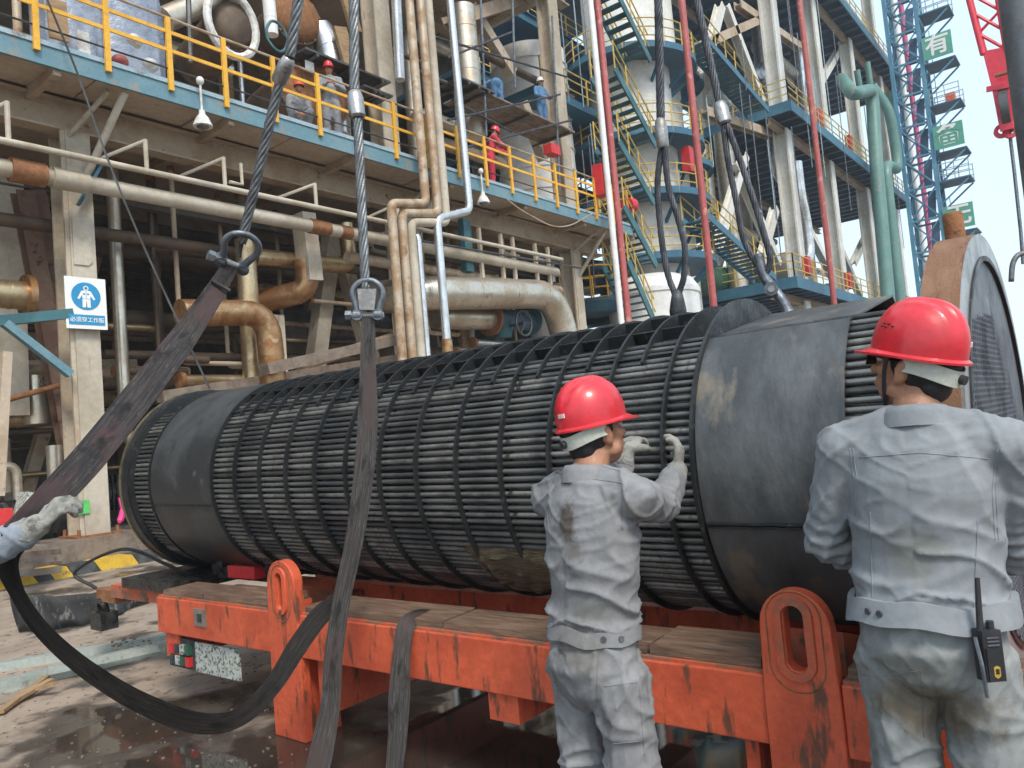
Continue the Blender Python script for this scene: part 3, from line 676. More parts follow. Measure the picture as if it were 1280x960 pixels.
# timber chocks carrying the bundle
def chock(c, sx, sy, sz, label, seed):
    random.seed(seed); n = 16; vs = []; fs = []; m_ = 9
    for i in range(m_):
        for k in range(n):
            a = 2 * math.pi * k / n; y = (i / (m_ - 1) - .5)
            r = 1 + .16 * noise.noise(Vector((math.cos(a) * 1.5 + seed, math.sin(a) * 1.5, y * 4))) - .30 * abs(y) ** 2.5 * 2
            x_ = math.copysign(abs(math.cos(a)) ** .6, math.cos(a)); z_ = math.copysign(abs(math.sin(a)) ** .6, math.sin(a))
            vs.append((c[0] + x_ * sx / 2 * r, c[1] + y * sy, c[2] + z_ * sz / 2 * r))
    for i in range(m_ - 1):
        for k in range(n): fs.append((i * n + k, i * n + (k + 1) % n, (i + 1) * n + (k + 1) % n, (i + 1) * n + k))
    fs += [tuple(range(n)), tuple((m_ - 1) * n + k for k in range(n - 1, -1, -1))]
    return MB().add(vs, fs).build('timber_chock', MT['log'], label=label, cat='timber')
# cake of tan sludge and fibre clinging to the lower flank of the bundle
vs = []; n, m_ = 34, 18
for i in range(n):
    for k in range(m_):
        u_, v_ = i / (n - 1), k / (m_ - 1); a = rad(211 + 34 * v_ + 5 * noise.noise(Vector((u_ * 3, 2, 1)))); Y = 2.02 + .62 * u_ + .05 * noise.noise(Vector((v_ * 4, 7, 3)))
        e = min(u_, 1 - u_, v_ * 1.2, 1 - v_) * 6; th = RB - .03 + min(1, max(0, e)) * (.034 + .018 * noise.noise(Vector((u_ * 9, v_ * 7, 0)))) + .007 * noise.noise(Vector((u_ * 26, v_ * 30, 5))) + .004 * math.sin(v_ * 40 + 6 * noise.noise(Vector((u_ * 4, v_ * 2, 9))))
        vs.append(bp(Y, th * math.cos(a), th * math.sin(a)))
MB().add(vs, [(i * m_ + k, (i + 1) * m_ + k, (i + 1) * m_ + k + 1, i * m_ + k + 1) for i in range(n - 1) for k in range(m_ - 1)]).build('sludge_cake', MT['log'], bun, smooth=40)
for y, s in ((4.35, 'far'), (1.0, 'near')):
    for x_, d in ((3.13, 'front'), (3.8, 'rear')):
        MB().prism([(-.2, 0), (.2, 0), (.2, .04 if x_ < 3.4 else .16), (-.2, .16 if x_ < 3.4 else .04)][::1], (x_, y + .1, .62), (1, 0, 0), (0, 0, 1), .2).build('saddle_block', MT['orange_worn'], tr)
for y in (4.35, 2.3, 1.0): tb(2.94, 4.1, y - .11, y + .11, .50, .618, 'saddle_beam', 'orange_worn')
# ================================================================== wire ropes, shackles, webbing slings
def rope(p0, p1, r, mat, parent, name='wire_rope', lay=.34, strands=6, path=None):
    pts = path or [Vector(p0) + (Vector(p1) - Vector(p0)) * k / 60 for k in range(61)]
    pts = [Vector(p) for p in pts]; mb = MB(); L = 0; u = (pts[1] - pts[0]).orthogonal().normalized(); C_ = [[] for _ in range(strands)]
    for i, p in enumerate(pts):
        T = (pts[min(i + 1, len(pts) - 1)] - pts[max(i - 1, 0)]).normalized(); u = (u - T * u.dot(T)).normalized(); v = T.cross(u)
        if i: L += (p - pts[i - 1]).length
        for s in range(strands):
            a = 2 * math.pi * (s / strands + L / lay); C_[s].append(p + (u * math.cos(a) + v * math.sin(a)) * r * .62)
    for c in C_: mb.tube(c, r * .42, 6)
    mb.tube(pts, r * .5, 6)
    return mb.build(name, MT[mat], parent, smooth=True)
def shackle(o, up, side, s, label, mat='galv', name='bow_shackle'):
    o = Vector(o); v = Vector(up).normalized(); u = Vector(side); u = (u - v * u.dot(v)).normalized(); w_ = u.cross(v)
    t = thing(name, o, label, 'shackle', 'shackles on the lifting ropes')
    c = []
    c.append((-.085, -.03)); c.append((-.085, .03)); c.append((-.10, .09))
    for k in range(13):
        a = math.pi * (1.12 - 1.24 * k / 12); c.append((.125 * math.cos(a), .175 + .115 * math.sin(a)))
    c += [(.10, .09), (.085, .03), (.085, -.03)]
    pts = smoothpath([o + u * (a * s) + v * (b * s) for a, b in c], 3)
    n = len(pts); rr = [s * (.030 - .006 * math.sin(math.pi * i / (n - 1))) for i in range(n)]
    MB().tube(pts, rr, 10).build('bow', MT[mat], t, smooth=True)
    for sg in (-1, 1):
        MB().cyl(o + u * (.085 * sg * s) - w_ * .038 * s, o + u * (.085 * sg * s) + w_ * .038 * s, .045 * s, 14).build('eye', MT[mat], t, smooth=40)
        MB().cyl(o + u * (.055 * sg * s), o + u * (.115 * sg * s), .047 * s, 14).build('eye_boss', MT[mat], t, smooth=40)
    MB().cyl(o - u * .15 * s, o + u * .13 * s, .025 * s, 12).build('pin', MT['ferrule'], t, smooth=40)
    MB().cyl(o - u * .185 * s, o - u * .135 * s, .042 * s, 6).build('nut', MT['galv'], t)
    return t
def ferrule(p0, p1, r, parent, mat='ferrule'):
    p0 = Vector(p0); p1 = Vector(p1); d = (p1 - p0).length
    return MB().lathe(p0, p1 - p0, [(0, r * .75), (d * .08, r), (d * .7, r * 1.02), (d * .95, r * .8), (d, r * .6)], 18).build('ferrule', MT[mat], parent, smooth=40)
VW = FWD
# left rope and shackle
XS = 2.42
sA = at(294, 322, X=XS); rA0 = at(302, 304, X=XS); rA1 = at(352, 92, X=XS); rA2 = at(362, 72, X=XS); rA3 = at(379, -40, X=XS)
tL = thing('wire_rope_sling', rA0, 'grey steel wire rope hanging at left with its ferrule below the crouching worker', 'wire rope', 'lifting wire ropes')
rope(rA0, rA1, .026, 'wire', tL); ferrule(at(347, 104, X=XS), rA2,   .040, tL); rope(rA2, rA3, .027, 'wire', tL)
MB().tube(smoothpath([at(303, 300, X=XS), at(300, 312, X=XS), at(299, 322, X=XS)], 4), .014, 6).build('thimble', MT['pipe_dark'], tL)
dirA = (rA1 - rA0).normalized()
shackle(at(290, 330, X=XS), (sA - at(268, 362, X=XS)) + Vector((0, 0, .03)), RGT + UPV * .35, .74, 'grey bow shackle at left holding the wide black webbing sling')
# centre rope
XM = 2.46
sB = at(460, 392, X=XM); rB0 = at(457, 362, X=XM); rB1 = at(447, 148, X=XM); rB2 = at(443, 114, X=XM); rB3 = at(442, -40, X=XM)
tC = thing('wire_rope_sling', rB0, 'grey steel wire rope hanging in the centre beside the grey clad platform worker', 'wire rope', 'lifting wire ropes')
rope(rB0, rB1, .023, 'wire', tC); ferrule(rB1, rB2, .040, tC); rope(rB2, rB3, .024, 'wire', tC)
MB().prism([(-.035, 0), (.035, 0), (.045, .1), (-.045, .1)], at(460, 388, X=XM) - VW * .012, RGT, UPV, .02).build('thimble', MT['ferrule'], tC)
shackle(at(460, 394, X=XM), UPV - RGT * .02, RGT, .58, 'grey bow shackle in the centre holding the narrow dark sling')
# webbing slings
def sling(label, rows, mat, name='webbing_sling', t=.014, n=6, wav=.004, cat='sling'):
    """rows: photo px, py, depth, width in px, twist of the width direction"""
    P = [at(r[0], r[1], D=r[2]) for r in rows]; W = [r[3] * r[2] / FPX for r in rows]; A = [r[4] for r in rows]
    P = smoothpath(P, n); W = lerpn(W, n); A = lerpn(A, n); wd = []
    for i, p in enumerate(P):
        T = (P[min(i + 1, len(P) - 1)] - P[max(i - 1, 0)]).normalized(); vd = (p - EYE).normalized(); s = T.cross(vd).normalized(); f = T.cross(s)
        wd.append(s * math.cos(rad(A[i])) + f * math.sin(rad(A[i])))
        W[i] = W[i] / max(.35, abs(math.cos(rad(A[i]))))
    o = MB().ribbon(P, W, wd, t, 7, wav).build(name, MT[mat], smooth=50, label=label, cat=cat, group='webbing slings')
    return o
dA = depth(at(289, 330, X=XS))
sling('wide worn black webbing sling running from the left shackle down to a gloved hand', [(291, 326, dA, 19, 0), (280, 346, dA - .05, 21, 0), (264, 372, dA - .2, 25, 8), (225, 428, dA - .55, 33, 10), (175, 493, dA - 1.0, 37, 10), (120, 562, dA - 1.4, 39, 8), (75, 612, dA - 1.7, 40, 0), (48, 642, dA - 1.85, 40, -10), (22, 672, dA - 1.92, 40, -30)], 'sling_dark')
MB().tube([at(265, 351, D=dA - .14), at(288, 364, D=dA - .14)], .012, 6).build('sling_tie', MT['rubber'], label='black tie cord wrapped round the top of the left sling', cat='cord')
sling('slack loop of black webbing hanging from the gloved hand to the trailer beam', [(24, 668, 2.42, 36, -30), (9, 700, 2.44, 24, -20), (22, 742, 2.5, 16, 0), (55, 790, 2.6, 18, 0), (110, 838, 2.75, 21, 0), (180, 880, 2.95, 24, 0), (250, 904, 3.2, 25, 5), (300, 896, 3.4, 22, 10), (340, 858, 3.6, 22, 10), (372, 808, 3.72, 25, 0), (398, 772, 3.82, 25, 0), (420, 752, 3.95, 22, 0)], 'sling_black')
dM = depth(at(460, 400, X=XM))
sling('dark grey webbing sling hanging from the centre shackle in front of the bundle', [(460, 396, dM, 17, 0), (460, 420, dM, 18, 0), (460, 465, dM - .02, 20, 0), (460, 520, dM - .04, 25, 10), (457, 570, dM - .05, 25, 0), (450, 630, dM - .05, 24, 0), (440, 690, dM - .05, 22, 0), (427, 750, dM - .04, 22, 0), (417, 820, dM - .05, 23, 0), (413, 880, dM - .06, 24, 0), (403, 935, dM - .08, 29, 10), (392, 985, dM - .1, 30, 10)], 'sling_grey')
dS = depth(at(505, 790, X=XF - .03))
sling('short grey webbing strap draped over the trailer beam', [(585, 766, dS + .40, 7, 0), (555, 767, dS + .28, 8, 0), (524, 770, dS + .10, 16, 0), (508, 782, dS, 22, 0), (502, 815, dS - .03, 22, 0), (499, 870, dS - .04, 27, 0), (497, 920, dS - .04, 24, 10), (491, 985, dS - .05, 20, 20)], 'sling_grey')
# ropes behind the bundle
XR2 = 4.5
tR = thing('wire_rope_sling', at(825, 150, X=XR2), 'dark doubled wire rope hanging behind the bundle in front of the white tower', 'wire rope', 'lifting wire ropes')
rope(at(822, -40, X=XR2), at(826, 152, X=XR2), .027, 'wire_dark', tR); ferrule(at(829, 186, X=XR2), at(825, 148, X=XR2), .040, tR)
rope(0, 0, .020, 'wire_dark', tR, path=smoothpath([at(*q, X=XR2) for q in ((827, 184), (822, 230), (826, 290), (834, 340), (843, 366), (847, 385))], 12))
rope(0, 0, .020, 'wire_dark', tR, path=smoothpath([at(*q, X=XR2) for q in ((831, 184), (835, 230), (848, 275), (856, 310), (855, 345), (849, 366), (847, 385))], 12))
MB().lathe(at(848, 400, X=XR2), at(846, 358, X=XR2) - at(848, 400, X=XR2), [(0, .05), (.06, .055), (.12, .045), (.19, .03)], 12).build('eye_splice', MT['wire_dark'], tR, smooth=True)
tQ = thing('wire_rope_sling', at(905, 160, X=XR2), 'dark doubled wire rope hanging behind the bundle in front of the blue deck corner', 'wire rope', 'lifting wire ropes')
rope(at(862, -40, X=XR2), at(900, 132, X=XR2), .024, 'wire_dark', tQ); ferrule(at(906, 156, X=XR2), at(899, 128, X=XR2), .044, tQ)
rope(0, 0, .019, 'wire_dark', tQ, path=smoothpath([at(*q, X=XR2) for q in ((904, 154), (910, 200), (920, 250), (930, 300), (950, 336), (958, 346))], 12))
rope(0, 0, .019, 'wire_dark', tQ, path=smoothpath([at(*q, X=XR2) for q in ((908, 154), (925, 200), (942, 250), (960, 310), (962, 330), (955, 346))], 12))
hk = thing('lifting_shackle', at(964, 362, X=XR2), 'dark heavy shackle with a round bolt head behind the near wrapper sheet', 'shackle')
MB().tube(smoothpath([at(*q, X=XR2) for q in ((948, 318), (953, 340), (962, 356), (978, 376), (986, 392))], 5), [.030] * 20 + [.05], 10).build('body', MT['galv'], hk, smooth=True)
MB().cyl(at(964, 361, X=XR2 - .07), at(964, 361, X=XR2 + .02), .040, 14).build('bolt_head', MT['galv'], hk, smooth=40)
MB().cyl(at(964, 361, X=XR2 - .085), at(964, 361, X=XR2 - .07), .020, 8).build('bolt_end', MT['ferrule'], hk, smooth=40)
# thin tag line hanging from the platform
MB().tube(smoothpath([at(55, -10, Y=12.4), at(98, 95, Y=12.35), at(135, 200, Y=12.2), at(185, 320, Y=12), at(262, 486, Y=11.6)], 6), .018, 5).build('tag_line', MT['pipe_dark'], label='thin slack tag line slanting down from the platform to the bundle end', cat='rope')
# ================================================================== people
def remesh(mb, voxel, it=2, name='body'):
    me = mb.mesh(name); o = bpy.data.objects.new(name, me); COL.objects.link(o)
    r = o.modifiers.new('r', 'REMESH'); r.mode = 'VOXEL'; r.voxel_size = voxel; r.use_smooth_shade = True
    if it: s = o.modifiers.new('s', 'SMOOTH'); s.factor = .5; s.iterations = it
    dg = bpy.context.evaluated_depsgraph_get(); out = bpy.data.meshes.new_from_object(o.evaluated_get(dg))
    bpy.data.objects.remove(o); bpy.data.meshes.remove(me); out.name = name; out.shade_smooth(); return out
class Body(MB):
    def etube(s, pts, rx, ry, xd, n=20, round_=True):
        pts = [Vector(p) for p in pts]; xd = Vector(xd); rx = list(rx); ry = list(ry)
        if round_:
            T0 = (pts[0] - pts[1]).normalized(); T1 = (pts[-1] - pts[-2]).normalized(); a, b = min(rx[0], ry[0]) * .5, min(rx[-1], ry[-1]) * .5
            pts = [pts[0] + T0 * a, pts[0] + T0 * a * .6] + pts + [pts[-1] + T1 * b * .6, pts[-1] + T1 * b]
            rx = [rx[0] * .45, rx[0] * .8] + rx + [rx[-1] * .8, rx[-1] * .45]; ry = [ry[0] * .45, ry[0] * .8] + ry + [ry[-1] * .8, ry[-1] * .45]
        vs = []
        for i, p in enumerate(pts):
            T = (pts[min(i + 1, len(pts) - 1)] - pts[max(i - 1, 0)]).normalized(); u = (xd - T * xd.dot(T)).normalized(); v = T.cross(u)
            for k in range(n):
                a = 2 * math.pi * k / n; vs.append(p + u * (math.cos(a) * rx[i]) + v * (math.sin(a) * ry[i]))
        m_ = len(pts); fs = [(i * n + k, i * n + (k + 1) % n, (i + 1) * n + (k + 1) % n, (i + 1) * n + k) for i in range(m_ - 1) for k in range(n)]
        fs += [tuple(range(n - 1, -1, -1)), tuple((m_ - 1) * n + k for k in range(n))]
        return s.add(vs, fs)
    def limb(s, pts, rs, k=5, n=14):                    # tapered round limb with smooth joints
        P = [Vector(p) for p in pts]; rr = lerpn(list(rs), k); Q = []
        for i in range(len(P) - 1):
            for j in range(k): Q.append(P[i].lerp(P[i + 1], j / k))
        Q.append(P[-1]); x = (P[-1] - P[0]).orthogonal(); s.etube(Q, rr, rr, x, n); 
        for p, r in zip(P[1:-1], rs[1:-1]): s.ball(p, r, r, r)
        return s
    def ball(s, c, rx, ry, rz, fr=None, n=16, m_=10):
        c = Vector(c); fr = fr or (Vector((1, 0, 0)), Vector((0, 1, 0)), Vector((0, 0, 1))); vs = []
        for i in range(1, m_):
            t = math.pi * i / m_
            for k in range(n):
                a = 2 * math.pi * k / n; vs.append(c + fr[0] * (rx * math.sin(t) * math.cos(a)) + fr[1] * (ry * math.sin(t) * math.sin(a)) + fr[2] * (rz * math.cos(t)))
        vs += [c + fr[2] * rz, c - fr[2] * rz]; b = len(vs) - 2
        fs = [(i * n + k, (i + 1) * n + k, (i + 1) * n + (k + 1) % n, i * n + (k + 1) % n) for i in range(m_ - 2) for k in range(n)]
        fs += [(b, k, (k + 1) % n) for k in range(n)] + [(b + 1, (m_ - 2) * n + (k + 1) % n, (m_ - 2) * n + k) for k in range(n)]
        return s.add(vs, fs)
def reach(S, px, py, L, far=True):
    d = (FWD + RGT * ((px - 640) / FPX) + UPV * ((480 - py) / FPX)).normalized(); o = EYE - S; b = o.dot(d); c = o.dot(o) - L * L; D = b * b - c
    if D < 0: p = EYE - d * b; return S + (p - S).normalized() * L
    return EYE + d * (-b + (math.sqrt(D) if far else -math.sqrt(D)))
def ridge(n): return (1 - min(1, abs(n) * 2.6)) ** 2.6
def wrinkle(me, inv, amp, kind, joints=()):
    """cloth folds: displaces the vertices of a garment along their normals"""
    n = len(me.vertices); co = np.empty(n * 3); me.vertices.foreach_get('co', co); co = co.reshape(-1, 3); no = np.empty(n * 3); me.vertices.foreach_get('normal', no); no = no.reshape(-1, 3)
    d = np.zeros(n); nz = noise.noise
    for i in range(n):
        p = inv @ Vector(co[i]); x, y, z = p
        w1 = nz(Vector((x * 4 + 3, y * 4, z * 4)))
        if kind == 'jacket':
            s = -1 if x < 0 else 1
            a = ridge(nz(Vector(((x * s * .8 + z) * 8.5 + w1 * 1.3, (x * s - z * .5) * 2.2, y * 3 + 5 * s))))
            b = ridge(nz(Vector((x * 4 + 9, y * 4, z * 13 + w1 * 2))))
            low = max(0, min(1, (1.26 - z) / .22)); c_ = ridge(nz(Vector(((x * s * .5 - z) * 15 + w1 * 2, (x + z) * 6 + 3 * s, y * 5)))); d[i] = a * (.60 + .5 * low) + b * .75 * low + c_ * .30 - .3
        elif kind == 'trousers':
            s = -1 if x < 0 else 1
            a = ridge(nz(Vector((x * 3 + 2 * s, y * 4, (z + abs(x) * .9) * 9 + w1 * 1.4)))); b = ridge(nz(Vector((x * 11 + w1, y * 6 + 4, z * 2.5))))
            c_ = ridge(nz(Vector((x * 8 + w1, y * 8, (z - abs(x)) * 17)))); d[i] = a * .95 + b * .55 + c_ * .30 - .35
        else:
            d[i] = ridge(nz(Vector((x * 6, y * 6, z * 10 + w1 * 2)))) - .2
        q = Vector(co[i])
        for (A, B, C_, r) in joints:                    # rings of folds gather at the bent elbows and knees
            t = (q - B).length
            if t < r:
                ax = (C_ - A).normalized(); u = (q - B).dot(ax); d[i] += (1 - t / r) * 1.3 * (math.sin(u * 150 + 5 * w1) * .5)
    co += no * (d * amp)[:, None]; me.vertices.foreach_set('co', co.reshape(-1)); me.update()
def hand_volumes(b, wrist, fd, pn, side, curl, r=.0095, s=1.0, spread=.0):
    """palm, four unequal fingers with knuckle bends and a thumb from the side of the palm; fd finger direction, pn palm normal, side = towards the thumb"""
    fd = Vector(fd).normalized(); pn = Vector(pn); pn = (pn - fd * pn.dot(fd)).normalized(); sd = fd.cross(pn) * side
    W = Vector(wrist)
    b.etube([W - fd * .01, W + fd * .03 * s, W + fd * .065 * s, W + fd * .095 * s], [.028 * s, .036 * s, .043 * s, .042 * s], [.021 * s, .019 * s, .017 * s, .014 * s], sd, 14)
    for k, (off, L, st) in enumerate(((.031, .074, .090), (.0105, .082, .096), (-.0105, .077, .094), (-.030, .060, .086))):
        p = W + fd * st * s + sd * off * s; a = 0; pts = [p - fd * .02 * s, p]; dirn = fd
        for seg, fr in enumerate((.45, .32, .23)):
            a += curl[0] if seg == 0 else curl[1]
            q = (fd + sd * spread * (1.5 - k) * .5).normalized(); dirn = (q * math.cos(a) + pn * math.sin(a)); p = p + dirn * (L * fr * s); pts.append(p)
        b.limb(pts, [r * 1.05 * s, r * 1.05 * s, r * s, r * .95 * s, r * .85 * s], 3, 10)
    p = W + fd * .025 * s + sd * .026 * s; d1 = (sd * .75 + fd * .6 + pn * .25).normalized(); d2 = (sd * .25 + fd * .85 + pn * .5).normalized(); d3 = (fd * .8 + pn * .7 - sd * .1).normalized()
    b.limb([p - d1 * .015 * s, p + d1 * .035 * s, p + d1 * .035 * s + d2 * .032 * s, p + d1 * .035 * s + d2 * .032 * s + d3 * .026 * s], [r * 1.4 * s, r * 1.3 * s, r * 1.1 * s, r * .95 * s], 3, 10)
def helmet_mesh(c, hr, hf, hu, mat, parent, mark=None, s=1.0):
    """dome with a crown ridge, peak and turned-up rim"""
    nf, nt = 96, 22; vs = []; a_, b_, h_ = .103 * s, .124 * s, .130 * s
    def P(x, y, z): return c + hr * x + hf * y + hu * z
    for i in range(1, nt + 1):
        t = math.pi / 2 * i / nt
        for k in range(nf):
            f = 2 * math.pi * k / nf; r = math.sin(t) ** .82
            x, y, z = a_ * r * math.cos(f), b_ * r * math.sin(f), h_ * math.cos(t) ** .9 if i < nt else 0
            rd = math.exp(-(x / (.020 * s)) ** 6) * .009 * s * min(1, math.cos(t) * 3)
            rd += .006 * s * math.exp(-((abs(x) - .050 * s) / (.008 * s)) ** 2) * min(1, 1.6 * math.cos(t))
            vs.append(P(x, y, z + rd))
    def rim(k, e, z, inn=1.0):
        f = 2 * math.pi * k / nf; pk = max(0, math.sin(f)) ** 2.2
        ex = e * (.010 + .034 * pk) * s; rr = math.hypot(math.cos(f), math.sin(f))
        return P((a_ * inn + ex * (1 if e else 0)) * math.cos(f), (b_ * inn + ex) * math.sin(f), z * s - .012 * s * pk * (1 if e else 0))
    for e, z, inn in ((.0, -.012, 1.0), (.6, -.016, 1.), (1., -.019, 1.), (1., -.025, 1.), (.0, -.021, .96), (0, .02, .93), (0, .06, .80)):
        for k in range(nf): vs.append(rim(k, e, z, inn))
    m_ = nt + 7; fs = [(i * nf + k, i * nf + (k + 1) % nf, (i + 1) * nf + (k + 1) % nf, (i + 1) * nf + k) for i in range(m_ - 1) for k in range(nf)]
    vs.append(P(0, 0, h_ + .007 * s)); b = len(vs) - 1; fs += [(b, (k + 1) % nf, k) for k in range(nf)]
    fs = [f[::-1] for f in fs]
    hm = MB().add(vs, fs).build('helmet', MT[mat], parent, smooth=50)
    if mark:
        f = rad(mark); z0 = .030
        for j in range(3):
            ff = f + rad((j - 1) * 5.2); p = P(a_ * 1.0 * math.cos(ff), b_ * 1.0 * math.sin(ff), z0)
            nrm = (hr * math.cos(ff) + hf * math.sin(ff)).normalized(); tg = nrm.cross(hu)
            Rm = Matrix((tg, nrm, hu)).transposed()
            for (u, v, wd, ht) in ((0, .005, .009, .0018), (0, -.001, .008, .0016), (0, -.006, .009, .0018), (-.003, 0, .0016, .012), (.003, 0, .0016, .012)):
                MB().box(p + tg * u + hu * v - nrm * .0005, (wd, .004, ht), Rm).build('lettering', MT['sign_white'], hm)
    return hm
def person(label, base, az, head_az, arms, S=1.0, lean=0, head_pitch=0, cloth='grey_coverall', trousers=None, hair=True, helmet='helmet', gloves=None, fine=True, jacket_hem=False, legs=None, curl=(.6, .7), group=None, mark=None, hip_z=.92, belly=0, tall=1.0, amp=.010, pose_hip=(0, 0), palm=None, strap=True, back_band=True, fat=1.0, sidelean=0, head_roll=0):
    base = Vector(base); f = Vector((math.cos(az), math.sin(az), 0)); r = Vector((math.sin(az), -math.cos(az), 0)); up = Vector((0, 0, 1))
    M = Matrix((r * S, f * S, up * S)).transposed().to_4x4(); M.translation = base; inv = M.inverted()
    cl, sl = math.cos(lean), math.sin(lean); cs, ss = math.cos(sidelean), math.sin(sidelean)
    dz = hip_z - .92
    def Lp(x, y, z):                                    # standing coordinates; above the hips the trunk leans
        z = z + dz if z >= .8 else z
        if z > hip_z:
            h = z - hip_z; x, h = x * cs + h * ss, h * cs - x * ss; y, z = y * cl + h * sl, hip_z + h * cl - y * sl
        return M @ Vector((x + pose_hip[0], y + pose_hip[1], z))
    tz = lambda z: z
    spine = [(.80, .150, .115, -.01), (.88, .178, .135, -.015), (.95, .168, .128, -.008), (1.02, .166, .122, .0), (1.12, .178, .128, .0), (1.22, .190, .132, -.005), (1.31, .198, .130, -.01), (1.38, .190, .115, -.01), (1.43, .150, .092, -.008), (1.475, .085, .075, 0)]
    vx = .0075 if fine else .022
    sh = {-1: Lp(-.185, -.01, 1.395), 1: Lp(.185, -.01, 1.395)}
    hipj = {-1: Lp(-.088, -.005, .86), 1: Lp(.088, -.005, .86)}
    LG = legs or {s: ((.105 * s, .015, .49), (.115 * s, -.02, .085)) for s in (-1, 1)}
    knee = {s: M @ Vector(LG[s][0]) for s in (-1, 1)}; ank = {s: M @ Vector(LG[s][1]) for s in (-1, 1)}
    el = {}; wr = {}; hd = {}
    for s in (-1, 1):
        e = arms[s]; el[s] = e[0](sh[s]) if callable(e[0]) else Lp(*e[0]); wr[s] = e[1](el[s]) if callable(e[1]) else Lp(*e[1]); hd[s] = (wr[s] - el[s]).normalized() if len(e) < 3 else (e[2](wr[s]) - wr[s]).normalized() if callable(e[2]) else (M.to_3x3() @ Vector(e[2])).normalized()
    # head frame
    hf = Vector((math.cos(head_az), math.sin(head_az), 0)); hr = Vector((math.sin(head_az), -math.cos(head_az), 0)); hu = Vector((0, 0, 1))
    q = Matrix.Rotation(head_pitch, 3, hr); hf = q @ hf; hu = q @ hu
    q = Matrix.Rotation(head_roll, 3, hf); hr = q @ hr; hu = q @ hu
    nk = Lp(0, -.01, 1.46); hc = nk + (Lp(0, .02, 1.60) - nk).normalized() * .155 * S
    fr = (hr, hf, hu)
    def H(x, y, z): return hc + (hr * x + hf * y + hu * z) * S
    # -------- body: one continuous surface
    b = Body(); k = .82
    sb = spine[1:]; b.etube([Lp(0, y, z) for z, rx, ry, y in sb], [rx * k * S for z, rx, ry, y in sb], [ry * k * S for z, rx, ry, y in sb], r)
    b.limb([nk - (Lp(0, 0, 1.46) - Lp(0, 0, 1.40)), nk + (hc - nk) * .25, hc + (H(0, -.012, -.05) - hc)], [.066 * S, .058 * S, .058 * S])
    b.ball(H(0, -.008, .015), .076 * S, .097 * S, .100 * S, fr); b.ball(H(0, .032, -.045), .060 * S, .062 * S, .072 * S, fr)
    b.ball(H(0, .048, -.088), .032 * S, .032 * S, .026 * S, fr)
    if fine:
        b.limb([H(0, .088, .012), H(0, .105, -.018), H(0, .112, -.030)], [.009 * S, .012 * S, .014 * S], 3, 10)
        b.ball(H(0, .092, -.062), .022 * S, .012 * S, .010 * S, fr)
        for s in (-1, 1):
            b.ball(H(.033 * s, .083, .026), .022 * S, .010 * S, .007 * S, fr); b.ball(H(.044 * s, .060, -.018), .022 * S, .024 * S, .020 * S, fr)
            er = (hr * .9 + hf * -.45 * s, hf * .9 + hr * .45 * s, hu); er = tuple(v.normalized() for v in er)
            b.ball(H(.080 * s, -.006, -.012), .009 * S, .019 * S, .032 * S, er); b.ball(H(.083 * s, -.013, .006), .012 * S, .017 * S, .018 * S, er); b.ball(H(.078 * s, .002, -.038), .009 * S, .010 * S, .012 * S, er)
            b.ball(H(.058 * s, .02, -.065), .016 * S, .03 * S, .022 * S, fr)
    else:
        b.ball(H(0, .10, -.02), .014 * S, .018 * S, .022 * S, fr)
        for s in (-1, 1): b.ball(H(.078 * s, -.005, -.01), .012 * S, .02 * S, .03 * S, fr)
    for s in (-1, 1):
        b.limb([sh[s], el[s], wr[s]], [.052 * S, .042 * S, .030 * S]); b.limb([hipj[s], knee[s], ank[s]], [.085 * S, .058 * S, .042 * S])
        pn = palm[s] if palm and s in palm else (M.to_3x3() @ Vector((-s, .2, -.3))); pn = Vector(pn)
        hand_volumes(b, wr[s], hd[s], pn, (1 if (hd[s].cross(pn)).dot(f + up * .6) > 0 else -1), curl, (.0068 if gloves else .0088 if fine else .013), S * (.93 if gloves else 1))
        ft = M.to_3x3() @ Vector((.18 * s, 1, 0)); b.etube([ank[s] - ft.normalized() * .05 * S - up * .045 * S, ank[s] + ft.normalized() * .15 * S - up * .055 * S], [.04 * S, .04 * S], [.03 * S, .025 * S], r)
    me = remesh(b, vx, 1, 'person'); me.materials.append(MT['skin'])
    o = link('person', me, None, label=label, cat='person', group=group)
    # -------- jacket / coverall top
    j = Body(); top = [(z, rx, ry, y) for z, rx, ry, y in spine if z > (.90 if not jacket_hem else .93)]
    rxx = [rx * fat * S for z, rx, ry, y in top]; ryy = [(ry + (belly if .9 < z < 1.2 else 0)) * S for z, rx, ry, y in top]
    if jacket_hem: rxx[0] *= 1.14; ryy[0] *= 1.12; rxx[1] *= 1.10; ryy[1] *= 1.1; rxx[2] *= 1.04
    j.etube([Lp(0, y, z) for z, rx, ry, y in top], rxx, ryy, r, 28)
    for s in (-1, 1):
        se = el[s] + (wr[s] - el[s]) * .90
        sd0 = (Lp(.1 * s, 0, 1.39)); 
        j.limb([sd0, sh[s] + (el[s] - sh[s]) * .02, sh[s].lerp(el[s], .5), el[s], el[s].lerp(wr[s], .5), se], [.085 * S, .080 * S * fat, .070 * S * fat, .063 * S * fat, .056 * S, .047 * S])
        j.etube([Lp(.05 * s, -.02, 1.455), Lp(.17 * s, -.012, 1.415)], [.05 * S, .055 * S], [.055 * S, .06 * S], f)
    ck = [nk + (hc - nk) * t for t in (-.18, .02, .18)]
    jm = remesh(j, vx * .95, 1 if fine else 2, 'jacket')
    wrinkle(jm, inv, amp * S, 'jacket', [(sh[s], el[s], wr[s], .13 * S) for s in (-1, 1)] if fine else [])
    jm.materials.append(MT[cloth]); jk = link('jacket' if jacket_hem else 'coverall_top', jm, o)
